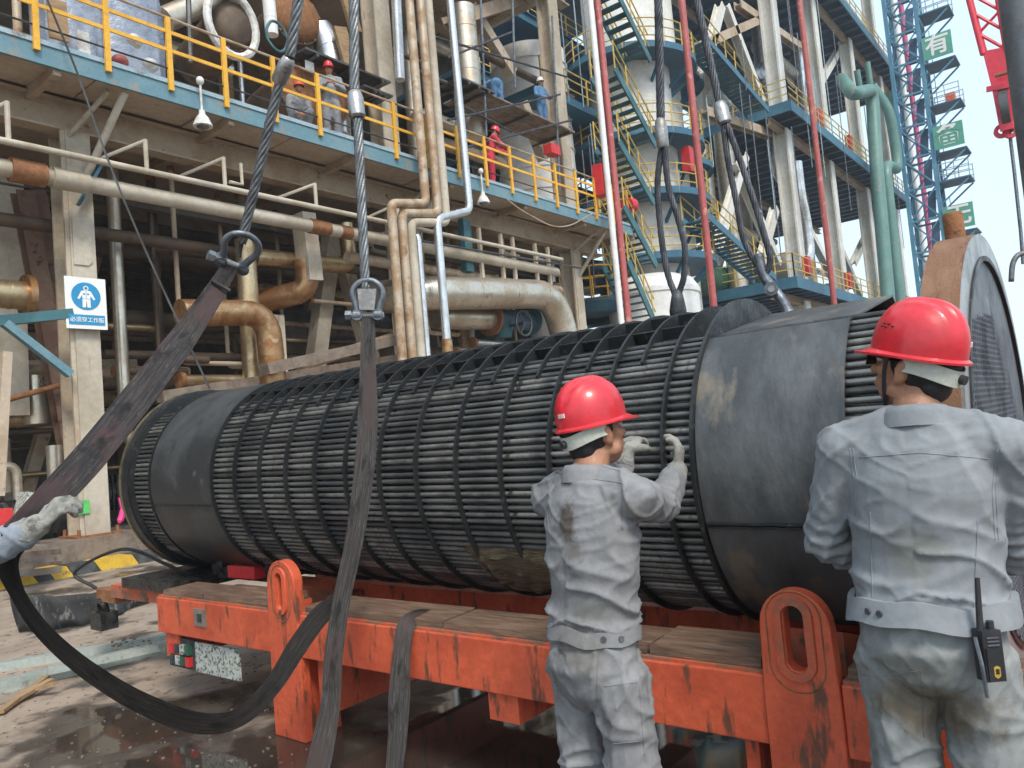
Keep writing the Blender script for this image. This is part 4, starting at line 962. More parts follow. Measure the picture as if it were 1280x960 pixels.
    if fine:                                            # stand-up collar
        cp = []; n = 28; vs = []
        for (t, rr, zz) in ((0, .088, -.025), (0, .080, .012), (0, .071, .030), (0, .064, .028), (0, .062, 0)):
            for kk in range(n):
                a = 2 * math.pi * kk / n; dn = -.014 * max(0, math.sin(a)); vs.append(nk + (r * math.cos(a) * rr * 1.08 + f * (math.sin(a) * rr * 1.05 - .002) + up * (zz + dn + .008 + .012 * max(0, -math.sin(a)))) * S)
        MB().add(vs, [(i * n + kk, i * n + (kk + 1) % n, (i + 1) * n + (kk + 1) % n, (i + 1) * n + kk) for i in range(4) for kk in range(n)]).build('collar', MT[cloth], jk, smooth=True)
    # -------- trousers
    t_ = Body(); tp = [(.70, .12, .10, -.01)] * 0 + [(.82, .158, .120, -.012), (.88, .182, .142, -.018), (.95, .172, .132, -.008), (1.0, .160, .118, 0)]
    t_.ball(Lp(0, -.005, .82), .10 * S, .115 * S, .085 * S)
    t_.etube([Lp(0, y, z) for z, rx, ry, y in tp], [rx * fat * S for z, rx, ry, y in tp], [ry * fat * S for z, rx, ry, y in tp], r, 26)
    for s in (-1, 1):
        t_.limb([hipj[s], hipj[s].lerp(knee[s], .5), knee[s], knee[s].lerp(ank[s], .55), ank[s] + (knee[s] - ank[s]) * .06], [.106 * S * fat, .096 * S * fat, .082 * S, .078 * S, .074 * S])
    tm_ = remesh(t_, vx, 1 if fine else 2, 'trousers'); wrinkle(tm_, inv, amp * .9 * S, 'trousers', [(hipj[s], knee[s], ank[s], .14 * S) for s in (-1, 1)] if fine else []); tm_.materials.append(MT[trousers or cloth]); tro = link('trousers', tm_, o)
    # -------- boots
    for s in (-1, 1):
        ft = (M.to_3x3() @ Vector((.18 * s, 1, 0))).normalized(); bb = Body(); a = ank[s]
        bb.etube([a - ft * .075 * S - up * .05 * S, a + ft * .02 * S - up * .045 * S, a + ft * .12 * S - up * .055 * S, a + ft * .175 * S - up * .06 * S], [.040 * S, .045 * S, .05 * S, .042 * S], [.040 * S, .045 * S, .032 * S, .024 * S], r, 14)
        bb.limb([a - up * .04 * S, a + up * .05 * S], [.052 * S, .055 * S], 3, 12); bm = remesh(bb, .012 if fine else .025, 1, 'boot'); bm.materials.append(MT['shoe']); link('boot', bm, o)
    # -------- gloves
    if gloves:
        for s in (-1, 1):
            pn = palm[s] if palm and s in palm else (M.to_3x3() @ Vector((-s, .2, -.3))); pn = Vector(pn)
            gb = Body(); hand_volumes(gb, wr[s], hd[s], pn, (1 if (hd[s].cross(pn)).dot(f + up * .6) > 0 else -1), curl, .0110, S * 1.02, .0)
            gb.limb([wr[s] - (wr[s] - el[s]).normalized() * .045 * S, wr[s] + hd[s] * .02 * S], [.046 * S, .036 * S], 4, 14)
            gm = remesh(gb, .0036, 1, 'glove'); wrinkle(gm, inv, .003, 'glove'); gm.materials.append(MT[gloves]); link('glove', gm, o)
    # -------- hair, eyes, helmet
    if hair:
        hb = Body(); hb.ball(H(0, -.020, .018), .0815 * S, .096 * S, .098 * S, fr, 32, 22); hb.ball(H(0, -.062, -.045), .060 * S, .040 * S, .045 * S, fr)
        hm_ = remesh(hb, .006 if fine else .02, 2, 'hair'); wrinkle(hm_, inv, .002, 'hair'); hm_.materials.append(MT['hair']); link('hair', hm_, o)
    if fine:
        for s in (-1, 1):
            e = Body(); e.ball(H(.033 * s, .080, .010), .013 * S, .012 * S, .009 * S, fr); eo = e.build('eye', MT['eye'], o, smooth=True)
            Body().ball(H(.033 * s, .0885, .010), .0055 * S, .0045 * S, .0055 * S, fr, 10, 6).build('iris', MT['iris'], eo, smooth=True)
    hm = helmet_mesh(H(0, -.002, .050), hr, hf, hu, helmet, o, mark, S)
    if fine:
        # suspension band with its ratchet knob, below the rim at the back
        vs = []; n = 30
        for (z, rr) in ((.034, 1.0), (-.010, .985), (-.010, .965), (.034, .98)):
            for kk in range(n + 1):
                a = math.pi * (1.0 + 1.0 * kk / n) ; drop = -.026 * math.sin(math.pi * kk / n) ** 2
                vs.append(H(.092 * rr * math.cos(a), .112 * rr * math.sin(a) - .012, z + drop))
        fs = [(i * (n + 1) + kk, i * (n + 1) + kk + 1, ((i + 1) % 4) * (n + 1) + kk + 1, ((i + 1) % 4) * (n + 1) + kk) for i in range(4) for kk in range(n)]
        hb_ = MB().add(vs, fs).build('headband', MT['band'], hm, smooth=40)
        MB().cyl(H(0, -.120, -.012), H(0, -.136, -.014), .013 * S, 16).build('ratchet_knob', MT['black_plastic'], hb_, smooth=40)
        if strap:
            for s in (-1, 1): MB().ribbon(smoothpath([H(.098 * s, .030, .035), H(.086 * s, .036, -.02), H(.072 * s, .035, -.07), H(.03 * s, .045, -.118)], 5), [.012] * 16, [hf] * 16, .003, 3).build('chin_strap', MT['black_plastic'], hm)
    P_ = dict(o=o, Lp=Lp, H=H, M=M, wr=wr, el=el, sh=sh, r=r, f=f, nk=nk, hc=hc, S=S, fr=fr, spine=spine, jk=jk, tro=tro, fat=fat)
    return P_
def waistband(P, z0, z1, ex, mat, name, par, n=40, tilt=0.0, buttons=()):
    vs = []; r, f = P['r'], P['f']
    def rad_at(z):
        sp = P['spine']
        for a, b in zip(sp[:-1], sp[1:]):
            if a[0] <= z <= b[0]: t = (z - a[0]) / (b[0] - a[0]); return [a[i] + (b[i] - a[i]) * t for i in (1, 2, 3)]
    for z, e in ((z0, ex), (z1, ex * .9), (z1, ex * .5), (z0, ex * .5)):
        rx, ry, y = rad_at(max(.81, min(1.4, z)))
        for k in range(n):
            a = 2 * math.pi * k / n; wv = .006 * math.sin(3 * a + 1) + .004 * math.sin(7 * a)
            vs.append(P['Lp']((rx * P['fat'] + e) * math.cos(a), y + (ry + e) * math.sin(a), z + wv + tilt * math.cos(a)))
    wb = MB().add(vs, [(i * n + k, i * n + (k + 1) % n, ((i + 1) % 4) * n + (k + 1) % n, ((i + 1) % 4) * n + k) for i in range(4) for k in range(n)]).build(name, MT[mat], par, smooth=40)
    for a in buttons:
        rx, ry, y = rad_at((z0 + z1) / 2); a = rad(a); d = (r * math.cos(a) + f * math.sin(a)); p = P['Lp']((rx * P['fat'] + ex) * math.cos(a), y + (ry + ex) * math.sin(a), (z0 + z1) / 2)
        MB().cyl(p - d * .002, p + d * .004, .009, 12).build('button', MT['galv'], wb)
    return wb
# near workers
b1 = at(742, 785, D=2.42); b1.z = 0
W1 = person('worker in grey coverall and red helmet wiping the tubes with gloved hands', b1, rad(-8), rad(-24),
            {1: (lambda s: reach(s, 828, 634, .285), lambda e: reach(e, 846, 592, .25), lambda w_: w_ + (at(850, 560, D=depth(w_) + .03) - w_)),
             -1: ((-.12, .27, 1.30), lambda e: reach(e, 778, 566, .25), lambda w_: w_ + (at(792, 548, D=depth(w_) + .08) - w_))},
            S=.985, head_pitch=rad(9), cloth='grey_coverall', gloves='glove', curl=(.55, .6), fat=.87, amp=.017,
            palm={1: -UPV * .3 - RGT * .9 + FWD * .3, -1: RGT * .3 - UPV * .8 + FWD * .3}, mark=-80, lean=rad(6), strap=False)
waistband(W1, .955, 1.0, .012, 'grey_coverall', 'waistband', W1['jk'], buttons=(-42, -20))
b2 = at(1166, 800, D=2.14); b2.z = 0
W2 = person('worker in pale grey jacket and red helmet with his back turned beside the lug', b2, rad(4), rad(74),
            {-1: (lambda s: reach(s, 1033, 672, .30), (-.16, .20, 1.06), (.5, .8, -.1)), 1: (lambda s: reach(s, 1268, 672, .30), (.17, .22, 1.06), (-.4, .8, .1))},
            S=1.05, head_pitch=rad(17), cloth='grey_jacket', trousers='grey_trousers', jacket_hem=True, fat=.97, amp=.0125, mark=-70, lean=rad(2), sidelean=rad(2.5), gloves='glove')
waistband(W2, .945, 1.005, .044, 'grey_jacket', 'waistband', W2['jk'], tilt=.008, buttons=(-128, -118))
# back yoke seams and pocket seams on the jackets are folds in the cloth; safety glasses of the second worker
H = W2['H']; gl = MB()
for s in (-1, 1): gl.tube([H(.080 * s, -.005, .012), H(.078 * s, .06, .018), H(.066 * s, .098, .016)], .0035, 6)
g_ = gl.build('glasses', MT['black_plastic'], W2['o'])
for s in (-1, 1): MB().prism([(-.028, -.02), (.024, -.02), (.028, .016), (-.028, .02)], H(.034 * s, .106, .008), W2['fr'][0], W2['fr'][2], .003).build('lens', MT['glass_dark'], g_)
MB().bar(H(-.07, .103, .030), H(.07, .103, .030), .012, .008).build('brow_bar', MT['orange_plastic'], g_)
for a, z in ((150, .06), (158, .06), (154, .05), (165, .055), (146, .052)):
    MB().cyl(H(.080 * math.cos(rad(a)), .10 * math.sin(rad(a)), .05 + z), H(.100 * math.cos(rad(a)), .121 * math.sin(rad(a)), .05 + z), .0028, 6).build('vent_hole', MT['black_plastic'], [c for c in W2['o'].children if c.name.startswith('helmet')][0])
# two-way radio clipped to the belt
rp = at(1236, 818, D=1.93); u_ = (RGT * .97 + FWD * .2).normalized(); n_ = (u_.cross(Vector((0, 0, 1)))).normalized()
rd_ = thing('two_way_radio', rp, 'black two-way radio with stub aerial clipped to the belt of the jacketed worker', 'radio')
Rm = Matrix((u_, -n_, Vector((0, 0, 1)))).transposed()
MB().box(rp, (.055, .034, .125), Rm).build('body', MT['black_plastic'], rd_)
MB().box(rp + Vector((0, 0, -.02)) + n_ * .017, (.047, .008, .08), Rm).build('battery', MT['black_plastic'], rd_)
MB().tube([rp + u_ * -.016 + Vector((0, 0, .06)), rp + u_ * -.012 + Vector((0, 0, .12)), rp + u_ * -.006 + Vector((0, 0, .19))], [.0085, .0075, .006], 10).build('aerial', MT['black_plastic'], rd_, smooth=40)
MB().cyl(rp + u_ * .014 + Vector((0, 0, .06)), rp + u_ * .014 + Vector((0, 0, .082)), .009, 12).build('knob', MT['black_plastic'], rd_)
for k in range(4): MB().box(rp + Vector((0, 0, .045 - .009 * k)) + n_ * .0185, (.034, .004, .003), Rm).build('grille_slot', MT['galv'], rd_)
MB().prism([(-.009, -.012), (0, -.018), (.009, -.012), (.009, .010), (0, .014), (-.009, .010)], rp + Vector((0, 0, -.036)) + n_ * .0215, u_, (0, 0, 1), -.002).build('emblem', MT['gold'], rd_)
MB().prism([(-.005, -.007), (.005, -.007), (.005, .006), (-.005, .006)], rp + Vector((0, 0, -.036)) + n_ * .0225, u_, (0, 0, 1), -.002).build('emblem_mark', MT['black_plastic'], rd_)
MB().tube([rp - u_ * .034 + Vector((0, 0, .045)), rp - u_ * .034 + n_ * .012 - Vector((0, 0, .02)), rp - u_ * .030 + n_ * .012 - Vector((0, 0, .10))], .005, 6).build('clip', MT['galv'], rd_)
# worker at the left edge: only his sleeve and glove reach into the picture
b3 = at(-215, 700, D=2.15); b3.z = 0
W3 = person('worker at the left edge whose pale sleeve and gloved hand hold the sling', b3, rad(25), rad(10),
            {1: (lambda s: reach(s, -52, 706, .31), lambda e: reach(e, 46, 660, .25, False), lambda w_: w_ + (at(84, 622, D=depth(w_) + .02) - w_)), -1: ((-.24, .10, 1.14), (-.18, .32, 1.05))},
            S=1.0, cloth='arm_cloth', gloves='glove', fat=1.0, amp=.010, curl=(.75, .8), palm={1: FWD * .6 + RGT * .3 - UPV * .6})
# platform and scaffold workers
def far(label, px, py, Y, z, toward, arms, **kw):
    p = at(px, py, Y=Y); p.z = z; kw.setdefault('head_az', toward); ha = kw.pop('head_az')
    return person(label, p, toward, ha, arms, fine=False, amp=.016, **kw)
tocam = math.atan2(-13, -11)
far('worker in dark grey coverall and red helmet standing at the platform railing', 416, 160, 13.15, ZT, tocam, {1: ((.26, .10, 1.14), (.05, .26, 1.22)), -1: ((-.27, .06, 1.15), (-.1, .27, 1.20))}, S=1.07, cloth='coverall_far', helmet='helmet')
far('worker in red coverall and red helmet leaning over the platform railing', 615, 228, 13.05, ZT, rad(-35), {1: ((.25, .22, 1.22), (.15, .42, 1.16)), -1: ((-.22, .26, 1.22), (-.05, .45, 1.18))}, S=1.04, cloth='coverall_red', helmet='helmet', lean=rad(14), head_pitch=rad(-25))
# ================================================================== seams and dirt on the work clothes
from mathutils.bvhtree import BVHTree
def seam(garment, px, name='seam', mat=None, r=.0013, step=5):
    me = garment.data; bvh = BVHTree.FromPolygons([v.co for v in me.vertices], [p.vertices for p in me.polygons]); pts = []
    for (a, b) in zip(px[:-1], px[1:]):
        n = max(2, int(math.hypot(b[0] - a[0], b[1] - a[1]) / step))
        for k in range(n): pts.append((a[0] + (b[0] - a[0]) * k / n, a[1] + (b[1] - a[1]) * k / n))
    run = []; runs = []
    for x_, y_ in pts:
        d = (at(x_, y_, D=1) - EYE).normalized(); h = bvh.ray_cast(EYE, d)
        if h[0] is not None: run.append(h[0] + h[1] * .0006)
        elif run: runs.append(run); run = []
    runs.append(run)
    for q in runs:
        if len(q) > 2: MB().tube(q, r, 5).build(name, mat or me.materials[0], garment, smooth=True)
J1, T1, J2, T2 = W1['jk'], W1['tro'], W2['jk'], W2['tro']
for s_ in ([(786, 604), (776, 630), (778, 668)], [(690, 600), (684, 640), (690, 690)], [(700, 588), (740, 580), (780, 590)], [(694, 590), (735, 598), (782, 604)]): seam(J1, s_)
for s_ in ([(748, 806), (746, 850), (747, 900)], [(796, 806), (800, 870), (806, 950)], [(755, 858), (802, 852)], [(762, 930), (806, 926)]): seam(T1, s_)
for s_ in ([(1062, 560), (1068, 600), (1064, 650), (1068, 690)], [(1066, 560), (1072, 602), (1068, 650)], [(1252, 560), (1244, 610), (1248, 680)], [(1247, 562), (1240, 612), (1244, 680)], [(1088, 640), (1092, 790)], [(1222, 650), (1216, 790)], [(1074, 572), (1150, 566), (1240, 574)]): seam(J2, s_)
for s_ in ([(1152, 838), (1153, 880), (1155, 926)], [(1064, 850), (1072, 900), (1070, 958)], [(1152, 838), (1100, 845), (1066, 842)]): seam(T2, s_)
def hit(garment, x_, y_):
    me = garment.data; bvh = BVHTree.FromPolygons([v.co for v in me.vertices], [p.vertices for p in me.polygons]); h = bvh.ray_cast(EYE, (at(x_, y_, D=1) - EYE).normalized()); return h[0] if h[0] is not None else at(x_, y_, D=2.3)
for x_, y_, r_, col, st_ in ((708, 652, (.05, .05, .085), (.045, .032, .022), .85), (716, 690, (.035, .035, .06), (.07, .055, .04), .6), (688, 722, (.02, .02, .035), (.03, .03, .03), .8), (765, 622, (.018, .018, .02), (.07, .07, .07), .6), (735, 765, (.14, .1, .05), (.12, .11, .095), .5), (815, 632, (.05, .04, .03), (.09, .09, .09), .5)): stain(MT['grey_coverall'], hit(J1, x_, y_), r_, col, st_)
for x_, y_, r_, col, st_ in ((722, 818, (.10, .10, .09), (.12, .105, .085), .6), (700, 812, (.02, .02, .03), (.05, .04, .03), .7), (762, 905, (.03, .03, .05), (.09, .085, .075), .6), (700, 900, (.05, .05, .02), (.1, .1, .09), .5)): stain(MT['grey_coverall'], hit(T1, x_, y_), r_, col, st_)
for x_, y_, r_, col, st_ in ((1140, 690, (.10, .10, .09), (.17, .165, .14), .6), (1075, 740, (.06, .06, .05), (.19, .185, .19), .5), (1150, 640, (.2, .2, .03), (.2, .21, .22), .5)): stain(MT['grey_jacket'], hit(J2, x_, y_), r_, col, st_, 12)
for x_, y_, r_, col, st_ in ((1152, 880, (.20, .20, .075), (.125, .095, .06), .85), (1185, 905, (.12, .12, .06), (.13, .10, .068), .75), (1090, 930, (.03, .03, .1), (.12, .13, .13), .5)): stain(MT['grey_trousers'], hit(T2, x_, y_), r_, col, st_, 14)
# ================================================================== pipes and equipment of the process building
def pipe(label, pts, r, mat, Y=None, bend=None, bands=0, name='pipe', group=None, cat='pipe', n=16, flange=None, parent=None, cone=None):
    """pts: (px, py[, Y]) along the pipe; r radius in metres"""
    P = [p if isinstance(p, Vector) else at(p[0], p[1], Y=p[2] if len(p) > 2 else Y) for p in pts]
    Q = fillet(P, bend or r * 2.2, 6)
    t = parent or thing(name, P[-1], label, cat, group)
    MB().tube(Q, r, n).build('pipe_run', MT[mat], t, smooth=40)
    if bands:
        tot = 0; L = [0]
        for a, b in zip(Q[:-1], Q[1:]): tot += (b - a).length; L.append(tot)
        for k in range(1, bands + 1):
            s = tot * k / (bands + 1); i = max(j for j in range(len(L)) if L[j] <= s); i = min(i, len(Q) - 2); d = (Q[i + 1] - Q[i]).normalized(); p = Q[i] + d * (s - L[i])
            MB().cyl(p - d * .02, p + d * .02, r * 1.03, n).build('cladding_band', MT[mat], t, smooth=40)
    for (i, mt) in (flange or ()):
        d = (P[i + 1] - P[i]).normalized() if i + 1 < len(P) else (P[i] - P[i - 1]).normalized(); MB().cyl(P[i] - d * .05, P[i] + d * .05, r * 1.5, n).build('flange', MT[mt], t, smooth=40)
    return t
V = Vector
AUTO = {}
COLN = {'pipe_brown': 'brown', 'pipe_dark': 'black', 'pipe_rusty': 'rusty tan', 'alu_gold': 'gold', 'alu': 'tarnished silver', 'silver': 'bright silver', 'beam': 'tan', 'white_tower': 'white', 'green_pipe': 'green', 'beige_pale': 'cream', 'galv': 'grey', 'blue_pale': 'pale blue'}
ORD = ['', 'second ', 'third ', 'fourth ', 'fifth ', 'sixth ', 'seventh ', 'eighth ', 'ninth ', 'tenth ', 'eleventh ', 'twelfth ', 'thirteenth ', 'fourteenth ', 'fifteenth ', 'sixteenth ', 'seventeenth ']
def note(key, o, kind, mat, key2): AUTO.setdefault((key, kind, COLN[mat]), []).append((key2, o)); return o
def auto_labels():
    for (where, kind, col), L_ in AUTO.items():
        L_.sort(key=lambda t: t[0]); up = kind.startswith('upright') or kind.startswith('hanging') or kind.startswith('slanting')
        for i, (_, o) in enumerate(L_): o['label'] = (('only ' if len(L_) == 1 else ORD[i] + ('leftmost ' if up else 'highest ') + 'of the ') + (col + ' ' + kind + ('' if len(L_) == 1 else 's')) + ' ' + where).strip()
# --- under the platform
hp = pipe('thin beige handrail pipe with upright brackets running under the platform', [V((1, 12.95, 6.72)), V((19.3, 12.95, 6.72))], .055, 'beige_pale', n=10)
for px, hgt, dg in ((12, .62, -.5), (185, .55, -.6), (283, .58, -.6), (397, .5, -.7), (500, .5, -.6)):
    b = at(px, 200 + px * .2, Y=12.95); b.z = 6.74; MB().cyl(b, b + V((0, 0, hgt)), .04, 8).build('bracket_post', MT['beige_pale'], hp)
    MB().cyl(b + V((0, 0, hgt - .02)), b + V((dg, .5, hgt - .35)), .035, 8).build('bracket_arm', MT['beige_pale'], hp)
b = at(301, 205, Y=12.95); b.z = 7.28; MB().tube([b, b - V((0, 0, .42)), b + V((-.27, 0, -.42))], .035, 8).build('bracket_loop', MT['beige_pale'], hp)
pipe('thick beige pipe running under the platform just below the handrail pipe', [V((1, 13.2, 6.38)), V((19.3, 13.2, 6.38))], .14, 'beige_pale', bands=6, flange=((0, 'rust'),))
for X, rr, L_, mt in ((4.55, .19, .5, 'rust'), (5.15, .175, .55, 'beige_pale'), (10.2, .16, .5, 'rust'), (11.0, .15, .3, 'rust')):
    pipe({4.55: 'rusty sleeve', 10.2: 'longer rusty sleeve', 11.0: 'shorter rusty sleeve'}.get(X, '') + {4.55: ' on the thick pipe at the left edge', 10.2: ' on the thick pipe right of the left shackle', 11.0: ' on the thick pipe left of the centre rope'}.get(X, '') if mt == 'rust' else 'pale wrapped sleeve on the thick pipe left of the sign column', [V((X, 13.2, 6.38)), V((X + L_, 13.2, 6.38))], rr, mt, name='pipe_sleeve', group='rusty pipe sleeves' if mt == 'rust' else None, cat='pipe sleeve')
pipe('dark brown pipe running behind the thick beige pipe', [V((1, 14.5, 5.95)), V((19, 14.5, 5.95))], .12, 'pipe_brown', bands=5)
pipe('tan pipe running behind the second column under the platform', [V((11.5, 13.6, 5.95)), V((20, 13.6, 5.95))], .13, 'pipe_rusty', bands=4)
# bank of risers in front of the platform edge
YF = 12.15
for i, (X, xb, mt, lb) in enumerate(((12.72, 11.62, 'pipe_rusty', 'leftmost rusty cream riser crossing the platform edge'), (13.12, 11.93, 'pipe_rusty', 'second rusty cream riser crossing the platform edge'), (13.42, 12.22, 'beige_pale', 'third cream riser crossing the platform edge'))):
    pipe(lb, [V((X, YF + .02 * i, 15.5)), V((X, YF + .02 * i, 7.05 - .16 * i)), V((xb, YF + .02 * i, 6.85 - .16 * i)), V((xb, YF + .05, 0))], .105, mt, bend=.16, bands=9, group='risers across the platform edge')
pipe('cream riser standing right of the three parallel risers, with a jog under the platform', [V((14.15, YF, 15.5)), V((14.25, YF, 7.15)), V((13.05, YF, 6.75)), V((13.05, YF, 0))], .10, 'silver', bend=.18, bands=7)
pipe('rusty lower sleeve of the jogged silver riser', [V((13.05, YF, 3.9)), V((13.05, YF, 3.1))], .125, 'copper', name='pipe_sleeve', cat='pipe sleeve')
pipe('pale silver pipe dropping behind the risers from a short elbow', [V((12.3, 13.5, 6.5)), V((12.52, 12.5, 6.5)), V((12.52, 12.3, 6.3)), V((12.52, 12.3, 0))], .085, 'silver', bend=.15, bands=4)
pipe('cream pipe standing against the second column', [V((12.75, 12.6, 5.6)), V((12.75, 12.6, 0))], .14, 'beige_pale', bands=3)
# big cladded duct
pipe('large silvery cladded duct with a downward elbow behind the risers', [(470, 372, 14.6), (535, 366, 13.1), (692, 368, 13.1), (718, 470, 13.1)], .42, 'alu', bend=.95, bands=5, n=28, name='duct', cat='duct')
pipe('rust stained pipe with a flange below the large duct', [(545, 396, 14.0), (612, 398, 14.0)], .33, 'alu', n=22, flange=((1, 'rust'),))
pipe('short blue painted pipe right of the rust stained flange', [(614, 398, 14.0), (662, 401, 14.0)], .30, 'blue_deck', n=22, flange=((1, 'teal_steel'),))
hw = thing('valve', at(668, 404, Y=13.4), 'dark gate valve with a spoked handwheel below the large duct', 'valve')
c = at(655, 404, Y=13.2); MB().tube([c + V((.36 * math.cos(a * math.pi / 10), 0, .36 * math.sin(a * math.pi / 10))) for a in range(20)], .03, 8, closed=True).build('handwheel', MT['pipe_dark'], hw, smooth=True)
for a in range(3): MB().bar(c + V((.36 * math.cos(a * 2.09), 0, .36 * math.sin(a * 2.09))), c, .03, .03).build('spoke', MT['pipe_dark'], hw)
MB().cyl(c, c + V((0, .8, 0)), .05, 10).build('stem', MT['pipe_dark'], hw); MB().lathe(c + V((0, .8, -.3)), (0, 0, 1), [(0, .25), (.2, .3), (.5, .3), (.7, .2)], 18).build('bonnet', MT['teal_steel'], hw, smooth=40)
tk = thing('drum', at(640, 330, Y=15.2), 'white domed drum with a nozzle behind the end of the large duct', 'vessel')
p = at(688, 330, Y=15.6); MB().lathe(V((p.x, p.y, 3.2)), (0, 0, 1), [(0, .9), (3.0, .95), (3.3, .8), (3.55, .35), (3.6, .1)], 28).build('shell', MT['white'], tk, smooth=40)
MB().cyl(V((p.x, p.y - 1.1, 6.2)), V((p.x, p.y, 6.2)), .2, 16).build('nozzle', MT['rust'], tk, smooth=40); MB().cyl(V((p.x - .6, p.y - .4, 6.7)), V((p.x - .6, p.y - .4, 8)), .15, 14).build('neck', MT['alu'], tk, smooth=40)
# copper and gold pipes left of the second column
pipe('upright gold cladded pipe rising behind the left end of the bundle', [(306, 300, 13.9), (322, 560, 13.9)], .21, 'alu_gold', bands=5)
pipe('gold pipe elbowing down beside the upright gold pipe', [(225, 391, 13.2), (334, 391, 13.2), (350, 560, 13.2)], .25, 'copper', bend=.55, bands=6, n=20)
pipe('gold cross pipe with a silver upright elbow', [(318, 321, 14.3), (438, 333, 14.3), (432, 280, 14.3)], .19, 'alu_gold', bend=.32, bands=4)
pipe('copper pipe with a thick elbow under the beige duct', [(300, 385, 15.2), (386, 362, 14.0), (381, 325, 14.0)], .26, 'copper', bend=.4, bands=4, n=18)
dt = MB(); a, b = at(379, 268, Y=13.9), at(389, 352, Y=13.9); dt.bar(a, b, .36, .42, (0, 1, 0)); dt.build('box_duct', MT['beige_pale'], label='upright beige box duct above the copper elbow', cat='duct')
pipe('dark shiny horizontal vessel deep behind the centre shackle', [(340, 410, 16.5), (475, 404, 16.5)], .42, 'pipe_dark', n=24, name='vessel', cat='vessel', bands=3)
pipe('tan slanting pipe low behind the centre sling', [(380, 456, 14.4), (505, 418, 14.4)], .13, 'pipe_rusty')
def strut(label, a, b, w, h, mat, Y, name='strut', group=None, cat='beam', ib=False):
    A = at(*a, Y=Y); B = at(*b, Y=Y); m_ = MB(); m_.ibeam(A, B, w, h, .03, (0, 1, 0)) if ib else m_.bar(A, B, w, h, (0, 1, 0)); return m_.build(name, MT[mat], label=label, cat=cat, group=group)
strut('left beige leg of the pipe support frame', (416, 285), (386, 520), .38, .34, 'beige', 15.1); strut('right beige leg of the pipe support frame', (418, 290), (470, 470), .34, .32, 'beige', 15.1)
strut('upright beige support left of the frame legs', (336, 395), (344, 520), .52, .4, 'beige', 14.6)
strut('long grey concrete beam low behind the bundle', (330, 462), (500, 424), .22, .32, 'plinth', 12.9, name='sill_beam')
strut('lower concrete beam under the support frame', (200, 496), (500, 448), .2, .26, 'plinth', 13.6, name='sill_beam')
# far left
strut('front rusty brown slanting beam left of the sign column', (28, 240), (92, 590), .30, .30, 'brown_steel', 15.2, ib=True)
strut('rear rusty brown slanting beam left of the sign column', (44, 240), (106, 590), .28, .28, 'brown_steel', 15.4, ib=True)
strut('pale beam at the left edge beside the slanting beams', (6, 218), (14, 520), .5, .3, 'beige_pale', 15.5, ib=True)
strut('tan post low at the left edge', (8, 440), (-2, 620), .13, .13, 'beam', 13.2)
pipe('gold pipe end at the left edge', [(-60, 362, 14.2), (34, 370, 14.2)], .24, 'alu_gold', bands=3, n=20, flange=((1, 'copper'),))
bb = thing('pipe_bracket', at(80, 395, Y=13.65), 'blue steel bracket fixed to the sign column', 'bracket')
MB().bar(at(-30, 404, Y=13.62), at(90, 392, Y=13.62), .14, .16).build('arm', MT['teal_steel'], bb); MB().bar(at(6, 404, Y=13.6), at(88, 468, Y=13.6), .12, .15, (0, 1, 0)).build('brace', MT['blue'], bb)
MB().bar(at(128, 203, Y=13.55), at(98, 256, Y=13.55), .05, .10, (0, 1, 0)).build('tie_plate', MT['blue_steel'], label='small slanted blue plate high on the sign column', cat='plate')
# machines in the shade behind the sling
def pump(px, py, Y, label, s=1.0, mats=('pipe_dark', 'alu', 'black_grease')):
    p = at(px, py, Y=Y); t = thing('pump_unit', (p.x, p.y, 0), label, 'pump')
    MB().span((p.x - .6 * s, p.y - .4, 0), (p.x + .6 * s, p.y + .4, .35)).build('base', MT['concrete'], t)
    MB().lathe((p.x - .5 * s, p.y, .9 * s), (1, 0, 0), [(0, .1), (.02, .28 * s), (.5 * s, .3 * s), (.55 * s, .18 * s), (.8 * s, .18 * s), (.82 * s, .34 * s), (1.0 * s, .34 * s), (1.02 * s, .1)], 18).build('motor', MT[mats[0]], t, smooth=40)
    MB().cyl((p.x + .4 * s, p.y, 1.0 * s), (p.x + .4 * s, p.y, 2.1 * s), .13 * s, 14).build('riser', MT[mats[1]], t, smooth=40)
    for k in range(6): MB().box((p.x - .4 * s + .09 * k, p.y - .02, .9 * s), (.02, .62 * s, .62 * s)).build('cooling_fin', MT[mats[2]], t)
    MB().tube(fillet([(p.x - .2 * s, p.y, 1.1 * s), (p.x - .2 * s, p.y, 1.8 * s), (p.x - .9 * s, p.y, 1.8 * s)], .2), .08 * s, 10).build('discharge', MT[mats[1]], t, smooth=40)
pump(40, 640, 15.0, 'dark pump with a silver riser behind the gloved hand', 1.0); pump(-30, 640, 16.0, 'dark pump at the left edge in the shade', 1.1); pump(140, 640, 17.5, 'dark pump right of the sign column in the shade', 1.2, ('black_grease', 'pipe_dark', 'black_grease')); pump(230, 600, 18.5, 'dark pump behind the slack tag line', 1.4, ('pipe_dark', 'pipe_brown', 'black_grease'))
pipe('upright silver tank neck in the shade at far left', [(44, 470, 15.6), (48, 530, 15.6)], .22, 'alu', name='tank_neck', cat='tank'); pipe('long tan pipe low in the shade at far left', [(-20, 526, 15.8), (75, 522, 15.8)], .15, 'alu_gold')
pipe('thin red pipe slanting in the shade at far left', [(-10, 505, 14.9), (88, 478, 14.9)], .05, 'rust'); strut('grey lintel in the shade behind the sign column', (-10, 462), (168, 458), .3, .3, 'beige', 17)
